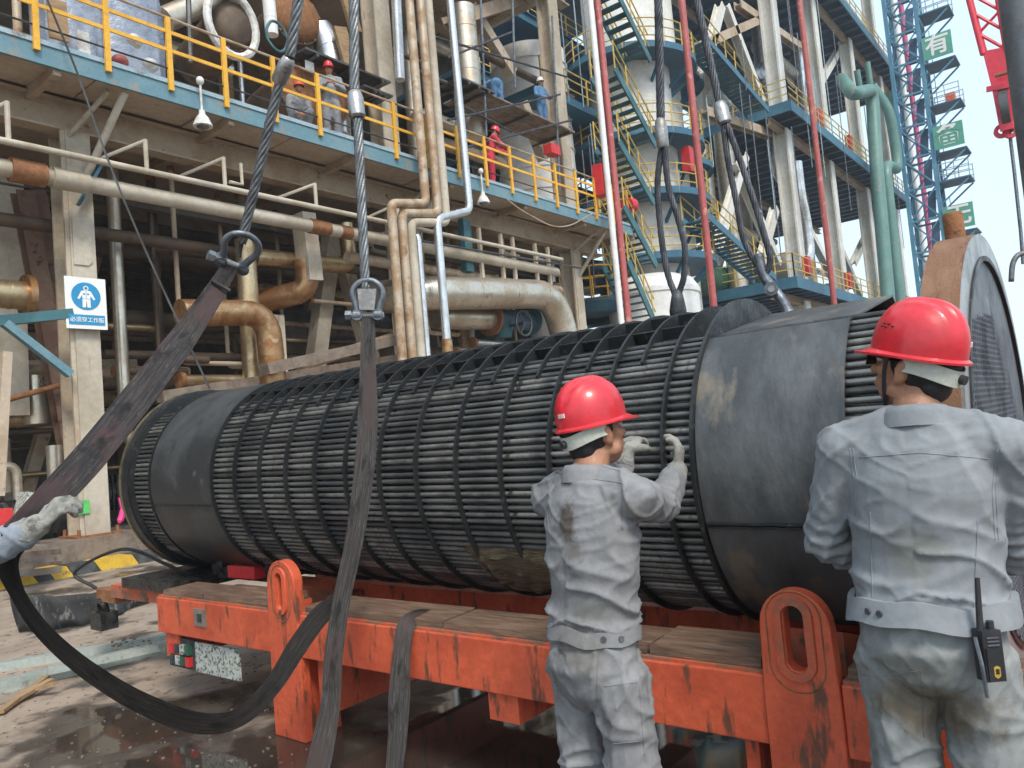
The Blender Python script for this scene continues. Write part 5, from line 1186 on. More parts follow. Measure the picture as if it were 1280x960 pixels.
for i, (px, py, L_) in enumerate(((30, 648, .7), (20, 672, .55))):
    p = at(px, py, Y=12.0 - i * .3); MB().box(p, (.28 * L_, .5 * L_, 1.0 * L_), Matrix.Rotation(.3 + i * .5, 3, 'Y')).build('offcut_board', MT['plate_white'], label=('upper' if i == 0 else 'lower') + ' pale offcut board leaning behind the gloved hand', cat='board')
MB().box(at(0, 650, Y=12.2), (.25, .2, .3)).build('cloth_bundle', MT['red'], label='small red cloth bundle at the left edge', cat='cloth')
for k in range(3): MB().bar(at(-20, 690 + k * 16, Y=12.9 - k * .12), at(75, 682 + k * 15, Y=12.9 - k * .12), .12, .09).build('sleeper_plank', MT['concrete'], label=['top', 'middle', 'bottom'][k] + ' grey plank lying left of the column plinth', cat='plank')
random.seed(11)
il = 'dim brown pipe deep inside the shaded process building'
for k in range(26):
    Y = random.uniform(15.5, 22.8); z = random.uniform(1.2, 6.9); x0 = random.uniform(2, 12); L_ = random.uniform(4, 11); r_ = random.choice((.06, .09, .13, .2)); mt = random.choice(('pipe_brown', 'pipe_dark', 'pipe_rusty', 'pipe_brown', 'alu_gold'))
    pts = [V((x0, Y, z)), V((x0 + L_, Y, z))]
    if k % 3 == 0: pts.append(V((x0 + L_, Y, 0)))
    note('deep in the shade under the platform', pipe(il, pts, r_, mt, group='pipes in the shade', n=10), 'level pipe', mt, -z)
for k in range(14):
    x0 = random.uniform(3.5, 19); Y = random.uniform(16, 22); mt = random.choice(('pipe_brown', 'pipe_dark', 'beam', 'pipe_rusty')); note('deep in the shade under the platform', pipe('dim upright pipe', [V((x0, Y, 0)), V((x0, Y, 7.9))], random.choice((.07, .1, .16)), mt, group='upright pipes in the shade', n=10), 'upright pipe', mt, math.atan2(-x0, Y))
for k in range(7):
    x0 = 3.5 + 2.6 * k; Y = 17 + (k % 3) * 1.6; note('deep in the shade under the platform', MB().ibeam((x0, Y, .2), (x0 + 2.4 * (1 if k % 2 else -1), Y, 7.8), .25, .25, .03, (0, 1, 0)).build('slanting_brace', MT['beam'], label='brace', cat='brace', group='braces in the shade'), 'slanting brace', 'beam', x0)
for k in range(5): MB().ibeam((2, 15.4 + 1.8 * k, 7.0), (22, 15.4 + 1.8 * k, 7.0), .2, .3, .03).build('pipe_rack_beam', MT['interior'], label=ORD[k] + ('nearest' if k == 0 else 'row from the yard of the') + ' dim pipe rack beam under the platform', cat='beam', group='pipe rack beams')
# small frames hung under the platform near the third column
for k, px in enumerate((598, 625, 640, 668, 684)):
    A = at(px, 285 + (px - 598) * .28, Y=13.2); MB().bar(A, A + V((0, 0, -1.4)), .09, .09).build('hanger', MT['beige'], label=ORD[k] + 'leftmost of the slim beige pipe hangers under the right half of the platform', cat='hanger', group='pipe hangers')
strut('teal hanger column under the platform right of the silver riser', (580, 275), (585, 340), .3, .2, 'teal_steel', 13.4)
pipe('thin rod crossing under the right half of the platform', [(520, 300, 12.9), (725, 335, 12.9)], .03, 'pipe_dark', n=8)
random.seed(41)
for k in range(20):
    X = random.uniform(13.6, 20.6); Y = random.uniform(13.7, 15.6); z = random.uniform(3.6, 7.4); mt = random.choice(('pipe_rusty', 'beige_pale', 'alu', 'silver', 'pipe_brown', 'pipe_rusty')); L_ = random.uniform(.8, 3)
    pts = [[V((X, Y, z)), V((X + L_, Y, z))], [V((X, Y, 7.6)), V((X, Y, z)), V((X + L_ * .5, Y, z))], [V((X, Y, z)), V((X, Y + .6, z)), V((X, Y + .6, 0))]][k % 3]
    note('under the platform right of the risers', pipe('small pipe', pts, random.choice((.05, .07, .1)), mt, n=10, group='small pipes between the columns', flange=((0, 'rust'),)), ['level pipe', 'upright bent pipe', 'upright elbowed pipe'][k % 3], mt, -z if k % 3 == 0 else math.atan2(-X, Y))
for k in range(16):
    X = random.uniform(6.4, 12); Y = random.uniform(14.2, 16.5); z = random.uniform(1.8, 5.6); mt = random.choice(('pipe_rusty', 'alu_gold', 'alu', 'pipe_brown', 'beam')); L_ = random.uniform(1, 3.5)
    pts = [[V((X, Y, z)), V((X + L_, Y, z))], [V((X, Y, 7.6)), V((X, Y, z)), V((X + L_ * .5, Y, z))]][k % 2]
    note('under the platform left of the risers', pipe('small pipe', pts, random.choice((.05, .08, .12)), mt, n=10, group='small pipes between the columns', flange=((0, 'rust'),)), ['level pipe', 'upright bent pipe'][k % 2], mt, -z if k % 2 == 0 else math.atan2(-X, Y))
# --- sign on the column
def board(px0, py0, px1, py1, Y, t=.02): return at(px0, py0, Y=Y), at(px1, py1, Y=Y)
sg = thing('safety_sign', at(108, 380, Y=13.5), 'white safety sign with a blue work clothes pictogram on the column', 'sign')
o = at(108, 379, Y=13.55); W_, H_ = .66, .88; u, v = V((1, 0, 0)), V((0, 0, 1))
MB().box(o + V((0, .012, 0)), (W_, .016, H_)).build('panel', MT['sign_white'], sg)
cc = o + V((0, 0, .12)); MB().cyl(cc + V((0, -.004, 0)), cc + V((0, .003, 0)), .235, 40).build('disc', MT['sign_blue'], sg)
w0 = cc + V((0, -.006, 0)); pg = MB()
pg.cyl(w0 + V((0, -.002, .135)), w0 + V((0, .001, .135)), .042, 20)
pg.prism([(-.035, .095), (.035, .095), (.075, .085), (.145, -.045), (.115, -.065), (.07, .01), (.062, -.045), (-.062, -.045), (-.07, .01), (-.115, -.065), (-.145, -.045), (-.075, .085)], w0, u, v, .003)
pg.prism([(-.062, -.052), (.062, -.052), (.066, -.195), (.012, -.195), (.004, -.09), (-.004, -.09), (-.012, -.195), (-.066, -.195)], w0, u, v, .003)
pg.build('pictogram', MT['sign_white'], sg)
MB().cyl(w0 + V((0, -.003, .135)), w0 + V((0, -.005, .135)), .026, 16).build('pictogram_face', MT['sign_blue'], sg)
MB().prism([(-.003, .09), (.003, .09), (.003, -.045), (-.003, -.045)], w0 - V((0, .003, 0)), u, v, .002).build('pictogram_zip', MT['sign_blue'], sg)
MB().prism([(-.05, .045), (-.015, .045), (-.015, .02), (-.05, .02)], w0 - V((0, .003, 0)), u, v, .002).build('pictogram_pocket', MT['sign_blue'], sg); MB().prism([(.015, .045), (.05, .045), (.05, .02), (.015, .02)], w0 - V((0, .003, 0)), u, v, .002).build('pictogram_pocket', MT['sign_blue'], sg)
MB().box(o + V((0, .002, -.285)), (.58, .012, .17)).build('text_strip', MT['sign_blue'], sg)
text_mesh('必须穿工作服', .092, o + V((0, -.008, -.29)), u, v, 'lettering', MT['sign_white'], sg, .001, .0008)
MB().box(at(104, 634, Y=13.66), (.2, .01, .22)).build('paint_mark', MT['green_tape'], label='bright green tape mark low on the sign column', cat='tape')
MB().tube(smoothpath([at(150, 622, Y=13.3), at(153, 640, Y=13.3), at(149, 654, Y=13.3)], 4), [.03] * 4 + [.05] * 4 + [.02], 6).build('ribbon', MT['pink'], label='pink ribbon dangling beside the far end of the bundle', cat='ribbon')
# --- lamps hanging at the platform edge
for px, py, lb in ((250, 101, 'white cone lamp hanging on a rod from the railing left of the rope'), (601, 214, 'white cone lamp hanging on a rod below the red clad worker')):
    p = at(px, py, Y=12.42); t = thing('hanging_lamp', p, lb, 'lamp')
    Body().ball(p, .07, .07, .08).build('junction_box', MT['lamp_white'], t, smooth=True); MB().cyl(p, p - V((0, 0, .62)), .022, 8).build('rod', MT['lamp_white'], t)
    MB().lathe(p - V((0, 0, .55)), (0, 0, -1), [(0, .05), (.08, .06), (.14, .11), (.28, .17), (.30, .17)], 18).build('shade', MT['lamp_white'], t, smooth=40); MB().lathe(p - V((0, 0, .83)), (0, 0, -1), [(0, .12), (.04, .10), (.07, .04)], 14).build('bulb_guard', MT['galv'], t, smooth=40)
# --- equipment on the platform
def head(px, py, Y, r_, label, mat='rust', L_=2.2, ring=True):
    p = at(px, py, Y=Y); t = thing('exchanger_head', p, label, 'vessel'); ax = V((.15, 1, 0)).normalized()
    MB().lathe(p, ax, [(-.16, r_ * .3), (-.12, r_ * .75), (0, r_ * .96), (.06, r_)], 32).build('cover', MT[mat], t, smooth=40)
    MB().lathe(p, ax, [(.06, r_ * 1.08), (.2, r_ * 1.08), (.2, r_ * .95), (L_, r_ * .95)], 32).build('barrel', MT['pipe_brown'], t, smooth=40)
    if ring:
        for k in range(12): a = k * math.pi / 6; q = ax.orthogonal().normalized(); w_ = ax.cross(q); c_ = p + ax * .03 + (q * math.cos(a) + w_ * math.sin(a)) * r_ * 1.02; MB().cyl(c_, c_ + ax * .2, .035, 6).build('bolt', MT['rust'], t)
    return t
e1 = head(396, 112, 13.9, .86, 'rust brown domed exchanger cover with a paper label on the platform'); p = at(387, 82, Y=13.55); MB().box(p, (.24, .01, .2)).build('paper_label', MT['sign_white'], e1)
head(372, 20, 14.6, .62, 'rust brown exchanger cover high behind the left wire rope'); head(293, 30, 14.4, .55, 'pale ringed exchanger nozzle above the platform at left', 'pipe_brown')
rg = at(290, 30, Y=14.2); MB().tube([rg + V((.0, 0, 0)) + V((.58 * math.cos(a * math.pi / 12), 0, .72 * math.sin(a * math.pi / 12))) for a in range(24)], .09, 8, closed=True).build('insulation_ring', MT['lamp_white'], label='crumpled white insulation ring round the nozzle', cat='insulation')
pipe('silver elbow pipe behind the grey clad worker', [(398, 38, 14.8), (413, 62, 14.6), (420, 170, 14.6)], .36, 'silver', bend=.5, bands=4, n=20)
pipe('long thin silver pipe rising right of the pale column', [(494, -30, 13.5), (500, 100, 13.5)], .13, 'silver', bands=3); pipe('grey bent duct above the plastic wrapped machine', [(205, 25, 14.5), (245, 8, 14.5), (300, -30, 14.5)], .25, 'alu', bend=.5)
pipe('white capped pipe stub over the platform at left', [(334, -20, 13.8), (340, 44, 13.8)], .14, 'white', bands=2)
strut('tan slanting plank beside the grey clad worker', (424, 34), (450, 130), .4, .1, 'wood_board', 14.1, name='plank', cat='plank'); strut('tan plank lying across the upper scaffold', (425, -30), (445, 40), .35, .1, 'wood_board', 14.3, name='plank', cat='plank')
def plastic(px, py, Y, w_, h_, label, seed):
    p = at(px, py, Y=Y); n, m_ = 46, 16; vs = []; 
    for i in range(m_):
        z = ZT + h_ * i / (m_ - 1)
        for k in range(n):
            a = 2 * math.pi * k / n; fold = 1 + .10 * noise.noise(V((math.cos(a) * 5 + seed, math.sin(a) * 5, z * .6))) + .05 * math.sin(a * 17 + 2 * noise.noise(V((a, z, seed)))) * (1.2 - i / m_)
            top = 1 - .5 * max(0, (i / (m_ - 1) - .8) / .2) ** 2
            sx = abs(math.cos(a)) ** .6 * math.copysign(1, math.cos(a)); sy = abs(math.sin(a)) ** .6 * math.copysign(1, math.sin(a))
            vs.append((p.x + sx * w_ / 2 * fold * top, p.y + .6 + sy * .6 * fold * top, z))
    fs = [(i * n + k, i * n + (k + 1) % n, (i + 1) * n + (k + 1) % n, (i + 1) * n + k) for i in range(m_ - 1) for k in range(n)] + [tuple((m_ - 1) * n + k for k in range(n))]
    MB().add(vs, fs).build('wrapped_machine', MT['plastic_sheet'], smooth=True, label=label, cat='machine')
plastic(105, 60, 13.5, .95, 2.6, 'machine wrapped in blue grey plastic sheet left of the yellow post', 2); plastic(172, 70, 13.5, 1.3, 2.6, 'larger machine wrapped in blue grey plastic sheet right of the yellow post', 7)
for k, (px, py, c_) in enumerate(((168, 50, 'white'), (188, 80, 'white'), (150, 76, 'pink'))):
    Body().ball(at(px, py, Y=12.95), .14, .12, .1).ball(at(px + 3, py + 2, Y=12.95), .1, .1, .12).build('rag', MT[{'white': 'lamp_white', 'pink': 'red_pole'}[c_]], smooth=True, label=['white rag hanging on the wrapped machine', 'white rag lying at the platform edge', 'reddish rag lying at the platform edge'][k], cat='rag')
strut('pale wooden board standing on the platform between the wrapped machines', (103, 40), (106, 72), .18, .06, 'lamp_white', 12.95, name='board', cat='board')
strut('peach coloured panel standing behind the left railing', (70, 0), (74, 50), .3, .06, 'wood_board', 13.2, name='board', cat='board')
# dark upper scaffold deck over the grey clad worker
def deck(label, pts, Y0, Y1, nb, mat='pipe_dark', t=.05, lift=0):
    A = at(*pts[0], Y=Y0); B = at(*pts[1], Y=Y0); B.z = A.z; d = thing('scaffold_deck', A, label, 'scaffold')
    for k in range(nb):
        y = Y0 + (Y1 - Y0) * k / nb; MB().bar((A.x, y, A.z + .008 * (k % 2)), (B.x, y, B.z + .008 * (k % 2)), (Y1 - Y0) / nb * .92, t).build('plank', MT[mat], d)
    for X in (A.x + .3, (A.x + B.x) / 2, B.x - .3): MB().cyl((X, Y0 - .15, A.z - .08), (X, Y1 + .1, A.z - .08), .04, 8).build('bearer', MT['pipe_dark'], d)
    return d, A, B
deck('dark plank deck of the scaffold over the grey clad worker', ((378, 62), (478, 20)), 13.4, 14.4, 4)
deck('small plank deck bracketed on the pale column', ((452, 108), (487, 108)), 13.0, 13.6, 3)
dk, dA_, dB_ = deck('plank deck of the scaffold carrying the two blue clad workers', ((592, 112), (712, 136)), 13.2, 14.5, 5, 'concrete')
deck('upper plank deck left of the blue clad workers', ((572, 98), (612, 84)), 13.1, 13.9, 3, 'pipe_dark')
sf = [((600, -20), (608, 170)), ((690, 20), (700, 240)), ((566, 60), (572, 175)), ((640, -20), (644, 110))]
for i, (a, b) in enumerate(sf): pipe(['grey scaffold standard in front of the bending blue clad worker', 'grey scaffold standard at the right end of the plank deck', 'grey scaffold standard left of the plank deck', 'thin scaffold standard between the two blue clad workers'][i], [(a[0], a[1], 13.1), (b[0], b[1], 13.1)], .035, 'galv', n=8, name='scaffold_tube', cat='scaffold tube')
for i, (a, b) in enumerate((((530, 42), (708, 96)), ((560, 72), (640, 40)), ((560, 150), (700, 118)), ((570, 128), (640, 165)), ((580, 185), (715, 150)))): pipe(['upper guard tube of the scaffold sloping past the blue clad workers', 'short scaffold tube rising behind the risers', 'scaffold tube crossing below the plank deck', 'short scaffold tube above the red clad worker', 'dark scaffold tube right of the red clad worker'][i], [(a[0], a[1], 12.95), (b[0], b[1], 13.0)], .032, 'wire_dark', n=8, name='scaffold_tube', cat='scaffold tube')
pipe('silver cladded riser behind the scaffold', [(578, 10, 14.6), (592, 172, 14.6)], .38, 'alu', bands=5, n=22); 
tw = thing('storage_vessel', at(660, 80, Y=17), 'white ribbed vessel behind the blue clad workers', 'vessel'); p = at(662, 100, Y=17.2)
MB().cyl((p.x, p.y, ZT), (p.x, p.y, 16.4), 1.5, 40).build('shell', MT['white'], tw, smooth=40)
for k in range(9): MB().ring((p.x, p.y, 9 + k * .85), (0, 0, 1), 1.48, 1.54, .06, 40).build('hoop', MT['white'], tw, smooth=40)
strut('tan brace slanting below the plank deck', (652, 128), (680, 200), .35, .3, 'beige', 14.6); strut('tan brace slanting above the bending worker', (588, 8), (640, 92), .35, .3, 'beige', 15.2)
strut('horizontal tan girder over the blue clad workers', (560, 28), (690, -12), .4, .4, 'beam', 15.0, ib=True)
zs = dA_.z + .04
far('worker in blue coverall and white helmet standing on the scaffold deck', 676, 118, 13.75, zs, tocam + .5, {1: ((.27, .05, 1.15), (.16, .26, 1.02)), -1: ((-.25, .08, 1.15), (-.20, .28, 1.05))}, S=1.0, cloth='coverall_blue', helmet='helmet_white')
far('worker in blue coverall bending over on the scaffold deck', 622, 118, 13.75, zs, rad(60), {1: ((.22, .30, 1.25), (.15, .45, 1.45)), -1: ((-.22, .30, 1.25), (-.15, .45, 1.45))}, S=1.0, cloth='coverall_blue', helmet='helmet_white', lean=rad(75))
far('crouching worker in grey with an orange helmet behind the platform railing', 372, 150, 13.3, ZT, tocam + .3, {1: ((.22, .16, 1.15), (.08, .32, 1.10)), -1: ((-.22, .16, 1.15), (-.08, .32, 1.10))}, S=1.0, cloth='coverall_far', helmet='helmet_orange', hip_z=.36, legs={s: ((.2 * s, .34, .46), (.16 * s, .02, .085)) for s in (-1, 1)}, lean=rad(25))
pipe('coil of blue hose hung beside the left wire rope', [at(347, 45, Y=13.2) + V((.26 * math.cos(a * .7), .02 * (a % 3), .34 * math.sin(a * .7))) for a in range(27)], .03, 'teal_steel', n=6, name='hose', cat='hose')
pipe('hanging chain hoist rope above the left railing', [(235, -20, 13.3), (238, 78, 13.3)], .05, 'pipe_dark', n=6, name='hoist_chain', cat='chain')
MB().box(at(690, 188, Y=13.2), (.5, .3, .3)).build('toolbox', MT['red'], label='red toolbox on the scaffold beside the tan column', cat='toolbox')
random.seed(5)
for k in range(22):
    x0 = random.uniform(3, 19); Y = random.uniform(15.2, 21); z = random.uniform(9, 15.5); L_ = random.uniform(2, 6); pts = [V((x0, Y, z)), V((x0 + L_, Y, z))] if k % 2 else [V((x0, Y, ZT)), V((x0, Y, z)), V((x0 + L_ * .5, Y, z))]
    mt = random.choice(('pipe_dark', 'pipe_brown', 'alu', 'pipe_rusty', 'silver')); note('among the equipment above the platform', pipe('dim pipe', pts, random.choice((.08, .14, .22, .3)), mt, group='pipes above the platform', n=12), 'level pipe' if k % 2 else 'upright bent pipe', mt, -z if k % 2 else math.atan2(-x0, Y))
pipe('thin cable sagging from the platform edge by the red clad worker', [at(632, 248, Y=12.3), at(650, 262, Y=12.3), at(690, 284, Y=12.3), at(712, 283, Y=12.3), at(742, 266, Y=12.3)], .02, 'pipe_rusty', n=6, bend=.5, name='cable', cat='cable')
# ================================================================== right-hand steel structure, towers, crane
def frail(label, pts, z, closed=False, h=1.15, step=1.5, mat='yellow_far', group='yellow railings of the steel structure', r=.03):
    t = thing('railing', (pts[0][0], pts[0][1], z), label, 'railing', group)
    for (a, b) in zip(pts[:-1], pts[1:]):
        a = V((a[0], a[1], z)); b = V((b[0], b[1], z)); n = max(1, round((b - a).length / step))
        for k in range(n + (1 if b is pts[-1] else 0)): p = a.lerp(b, k / n); MB().bar(p, p + V((0, 0, h)), r * 1.8, r * 1.8).build('post', MT[mat], t)
        for q in (.4, .78, h): MB().bar(a + V((0, 0, q)), b + V((0, 0, q)), r * 1.3, r * 1.6).build('rail', MT[mat], t)
    return t
CX, CY = 38.6, 11.5
def steel_deck(label, z, x0, x1, y0, y1, rib=1.25, th=.45, mat='blue_deck'):
    t = thing('steel_deck', (x0, y0, z), label, 'deck')
    MB().span((x0 + .05, y0 + .05, z + th - .06), (x1 - .05, y1, z + th)).build('plate', MT[mat], t)
    MB().span((x0, y0 - .03, z - .02), (x1, y0 + .045, z + th + .06)).build('fascia', MT['blue_steel'], t); MB().span((x0 - .03, y0 + .05, z - .02), (x0 + .045, y1, z + th + .06)).build('fascia', MT['blue_steel'], t)
    x = x0 + rib
    while x < x1 - .2: MB().ibeam((x, y0 + .06, z + .2), (x, y1, z + .2), .2, .38, .03).build('joist', MT[mat], t); x += rib
    for yy in (y0 + 1.2, (y0 + y1) / 2 + 1): MB().ibeam((x0 + .1, yy, z - .18), (x1 - .1, yy, z - .18), .3, .36, .04).build('girder', MT['beam'], t)
    return t
ZL = [(7.25, 36.5, 62), (16.35, CX, 67), (26.9, CX - 3, 71), (37.5, CX - 3, 73)]
nm = ['lowest', 'middle', 'upper', 'topmost']
for i, (z, x0, x1) in enumerate(ZL):
    steel_deck(nm[i] + ' blue steel deck of the structure right of the white tower', z, x0, x1, CY, 24)
    if i < 3: frail('yellow railing on the yard side of the ' + nm[i] + ' steel deck', [(x0 + .1, CY + .1), (x1 - .1, CY + .1)], z + .5); frail('yellow railing on the near end of the ' + nm[i] + ' steel deck', [(x0 + .1, CY + .1), (x0 + .1, 23)], z + .5)
k = 0
for X in (40.6, 48.2, 56.5, 65):
    for Y in (12.7, 20.5):
        lb = ('front' if Y < 15 else 'rear') + ' cream column number ' + str(['one', 'two', 'three', 'four'][(40.6, 48.2, 56.5, 65).index(X)]) + ' of the blue decked structure'
        c_ = thing('tower_column', (X, Y, 0), lb.replace('number ', ''), 'column', 'columns of the blue decked structure')
        for j, (z0, z1) in enumerate(((0, 7.05), (7.7, 16.15), (16.8, 26.7), (27.3, 37.3))): MB().ibeam((X, Y, z0), (X, Y, z1), .75, .75, .1, (0, 1, 0)).build('shaft_length', MT['white_tower'], c_)
BR = [((900, 8), (879, 92), 'pale brace in front of the second white tower'), ((906, 8), (952, 128), 'pale brace slanting right to the first column above the middle deck'), ((922, 6), (1000, 60), 'grey girder slanting under the upper deck'), ((870, 60), (960, 20), 'grey girder crossing left of the first column'), ((930, 195), (893, 318), 'pale brace slanting left under the middle deck'), ((918, 205), (972, 330), 'pale brace slanting right under the middle deck'), ((985, 240), (1040, 345), 'pale brace right of the first column under the middle deck'), ((968, 262), (950, 330), 'short pale brace left of the first column'), ((1045, 300), (1075, 370), 'pale brace right of the second column'), ((1066, 330), (1098, 262), 'pale brace beside the green risers'), ((880, 140), (990, 178), 'grey girder under the near end of the middle deck'), ((1010, 130), (1050, 60), 'pale brace above the middle deck right of the second column')]
for (a, b, lb) in BR:
    A, B = at(*a, Y=13.3), at(*b, Y=13.3); MB().ibeam(A, B, .42, .40, .06, (0, 1, 0)).build('diagonal_brace', MT['beam' if 'girder' in lb else 'white_tower'], label=lb, cat='brace')
random.seed(31)
for k in range(26):
    px = random.choice((random.uniform(700, 745), random.uniform(860, 1120), random.uniform(960, 1110))); py = random.uniform(-30, 200); L_ = random.uniform(60, 190); A = at(px, py, Y=11.2 if px > 850 else 14.6); B = at(px + L_ * .1, py + L_, Y=A.y); B.x = A.x
    note('on the steel structure' if px > 850 else 'between the tan column and the stair', MB().cyl(A, B, .025, 5).build('hanging_cable', MT['galv' if k % 3 else 'blue_pale'], label='thin cable hanging in front of the steel structure' if px > 850 else 'thin cable hanging between the tan column and the stair', cat='cable', group='cables hanging on the steel structure' if px > 850 else 'cables hanging by the tan column'), 'hanging cable', 'galv' if k % 3 else 'blue_pale', px)
# vessels and pipes between the decks
pipe('silver pipe with two bends under the middle deck', [V((41.5, 13.4, 16)), V((41.5, 13.4, 14.6)), V((44.6, 13.4, 13.4)), V((44.6, 13.4, 11.2))], .45, 'silver', bend=.9, bands=4)
pipe('thin silver swan neck pipe under the middle deck', [V((41.2, 12.3, 14.5)), V((41.2, 12.3, 12.6)), V((41.7, 12.3, 11.4)), V((41.7, 12.3, 9.6)), V((40.6, 12.3, 8.9))], .28, 'silver', bend=.6, bands=3)
pipe('silver elbow pipe standing on the middle deck', [V((42.8, 13.4, 16.9)), V((42.8, 13.4, 20.5)), V((44.5, 14.5, 21.4))], .5, 'silver', bend=1.0, bands=4)
pipe('silver horizontal pipe deep under the middle deck', [V((34, 17, 12.2)), V((46, 17, 12.2))], .55, 'alu', bands=4); pipe('grey horizontal pipe behind the first column', [V((38, 15, 9.6)), V((50, 15, 9.6))], .4, 'alu', bands=4)
pipe('grey upright vessel under the middle deck', [V((38.8, 16.5, 16)), V((38.8, 16.5, 12.2))], .55, 'alu', n=20, name='vessel', cat='vessel')
pipe('dark green horizontal tank on the lowest deck', [V((33.5, 16, 8.4)), V((44, 16, 8.4))], .9, 'green_tank', n=28, name='tank', cat='tank', bands=2)
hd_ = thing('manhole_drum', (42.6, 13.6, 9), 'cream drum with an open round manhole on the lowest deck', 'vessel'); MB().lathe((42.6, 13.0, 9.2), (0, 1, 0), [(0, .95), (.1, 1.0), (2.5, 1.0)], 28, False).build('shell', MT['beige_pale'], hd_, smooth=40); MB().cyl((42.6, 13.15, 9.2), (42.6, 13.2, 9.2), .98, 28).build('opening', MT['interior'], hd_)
random.seed(21)
bl = ['pipe between the lowest and middle steel decks', 'pipe between the middle and upper steel decks', 'pipe between the upper and topmost steel decks']
for lev in range(3):
    z0, z1 = ZL[lev][0] + .6, ZL[lev + 1][0] - .5
    for k in range(16):
        x0 = random.uniform(37, 62); Y = random.uniform(14, 22); r_ = random.choice((.15, .25, .35, .5)); z = random.uniform(z0 + 1, z1 - .6); mt = random.choice(('alu', 'silver', 'white_tower', 'pipe_dark', 'green_pipe', 'beige_pale', 'pipe_rusty'))
        pts = [V((x0, Y, z)), V((x0 + random.uniform(3, 8), Y, z))] if k % 2 else [V((x0, Y, z0)), V((x0, Y, z1))]
        note(bl[lev][5:], pipe(('level ' if k % 2 else 'upright ') + bl[lev], pts, r_, mt, n=12, group=('level pipes, storey ' if k % 2 else 'upright pipes, storey ') + ['one', 'two', 'three'][lev]), 'level pipe' if k % 2 else 'upright pipe', mt, -z if k % 2 else math.atan2(-x0, Y))
    for k in range(4): MB().ibeam((38 + 7 * k, 23.5, z0), (45 + 7 * k, 23.5, z1), .4, .4, .05, (0, 1, 0)).build('rear_brace', MT['beige_pale'], label=ORD[k] + 'leftmost rear brace ' + bl[lev][5:], cat='brace', group='rear braces ' + nm[lev])
for k, (x0, z) in enumerate(((39.8, 8.0), (45.0, 17.1), (47.2, 8.0), (51, 17.1))): MB().box((x0, CY + .45, z + .7), (.55, .3, .95)).build('hose_cabinet', MT['red'], label=['red cabinet on the lowest deck left of the first column', 'red cabinet on the middle deck behind the railing', 'red cabinet on the lowest deck beside the manhole drum', 'red cabinet on the middle deck right of the second column'][k], cat='cabinet')
# green pipes in front
YG = 10.7
pipe('thick green riser with a swan neck at its top', [(1052, 99, YG + 1.6), (1066, 118, YG), (1090, 112, YG), (1095, 200, YG), (1114, 420, YG)], .40, 'green_pipe', bend=1.4, n=20)
pipe('second green riser kinked below the swan neck', [(1090, 108, YG + .8), (1112, 138, YG), (1121, 195, YG), (1122, 212, YG), (1106, 205, YG), (1112, 260, YG), (1130, 420, YG)], .34, 'green_pipe', bend=1.2, n=18)
for i, (a, b) in enumerate((((1084, 78), (1089, 112)), ((1071, 88), (1075, 112)), ((1112, 115), (1116, 145)))): pipe(['tall thin green pipe stub above the green risers', 'short green pipe stub left of the tall stub', 'green pipe stub right of the green risers'][i], [(a[0], a[1], YG + .4), (b[0], b[1], YG + .4)], .19, 'green_pipe', n=12)
# stairs
def stair(label, A, B, w_=.9, n=12, mat='teal_steel', rail='yellow_far', wdir=(0, 1, 0)):
    A = V(A); B = V(B); wd = V(wdir); t = thing('stair', B, label, 'stairs', 'steel stairs')
    for s in (-.5, .5): MB().bar(A + wd * (s * w_), B + wd * (s * w_), .06, .28).build('stringer', MT[mat], t)
    for k in range(1, n):
        p = A.lerp(B, k / n); MB().box(p, (abs(B.x - A.x) / n * .75 + .1, w_ - .08, .04)).build('tread', MT[mat], t)
    for s in (-.5, .5):
        for z in (.55, 1.0): MB().cyl(A + wd * (s * w_) + V((0, 0, z)), B + wd * (s * w_) + V((0, 0, z)), .028, 6).build('handrail', MT[rail], t)
        for k in range(0, n + 1, 3): p = A.lerp(B, k / n) + wd * (s * w_); MB().cyl(p, p + V((0, 0, 1.0)), .028, 6).build('baluster', MT[rail], t)
    return t
def st(label, a, b, Y, **kw): return stair(label, at(*a, Y=Y), at(*b, Y=Y), **kw)
st('blue stair with yellow handrails descending to the lowest steel deck', (868, 272), (956, 350), 12.2, n=18, mat='blue_steel', w_=1.0)
st('blue stair with yellow handrails descending to the middle steel deck', (868, 52), (948, 142), 12.6, n=20, mat='blue_steel', w_=1.0)
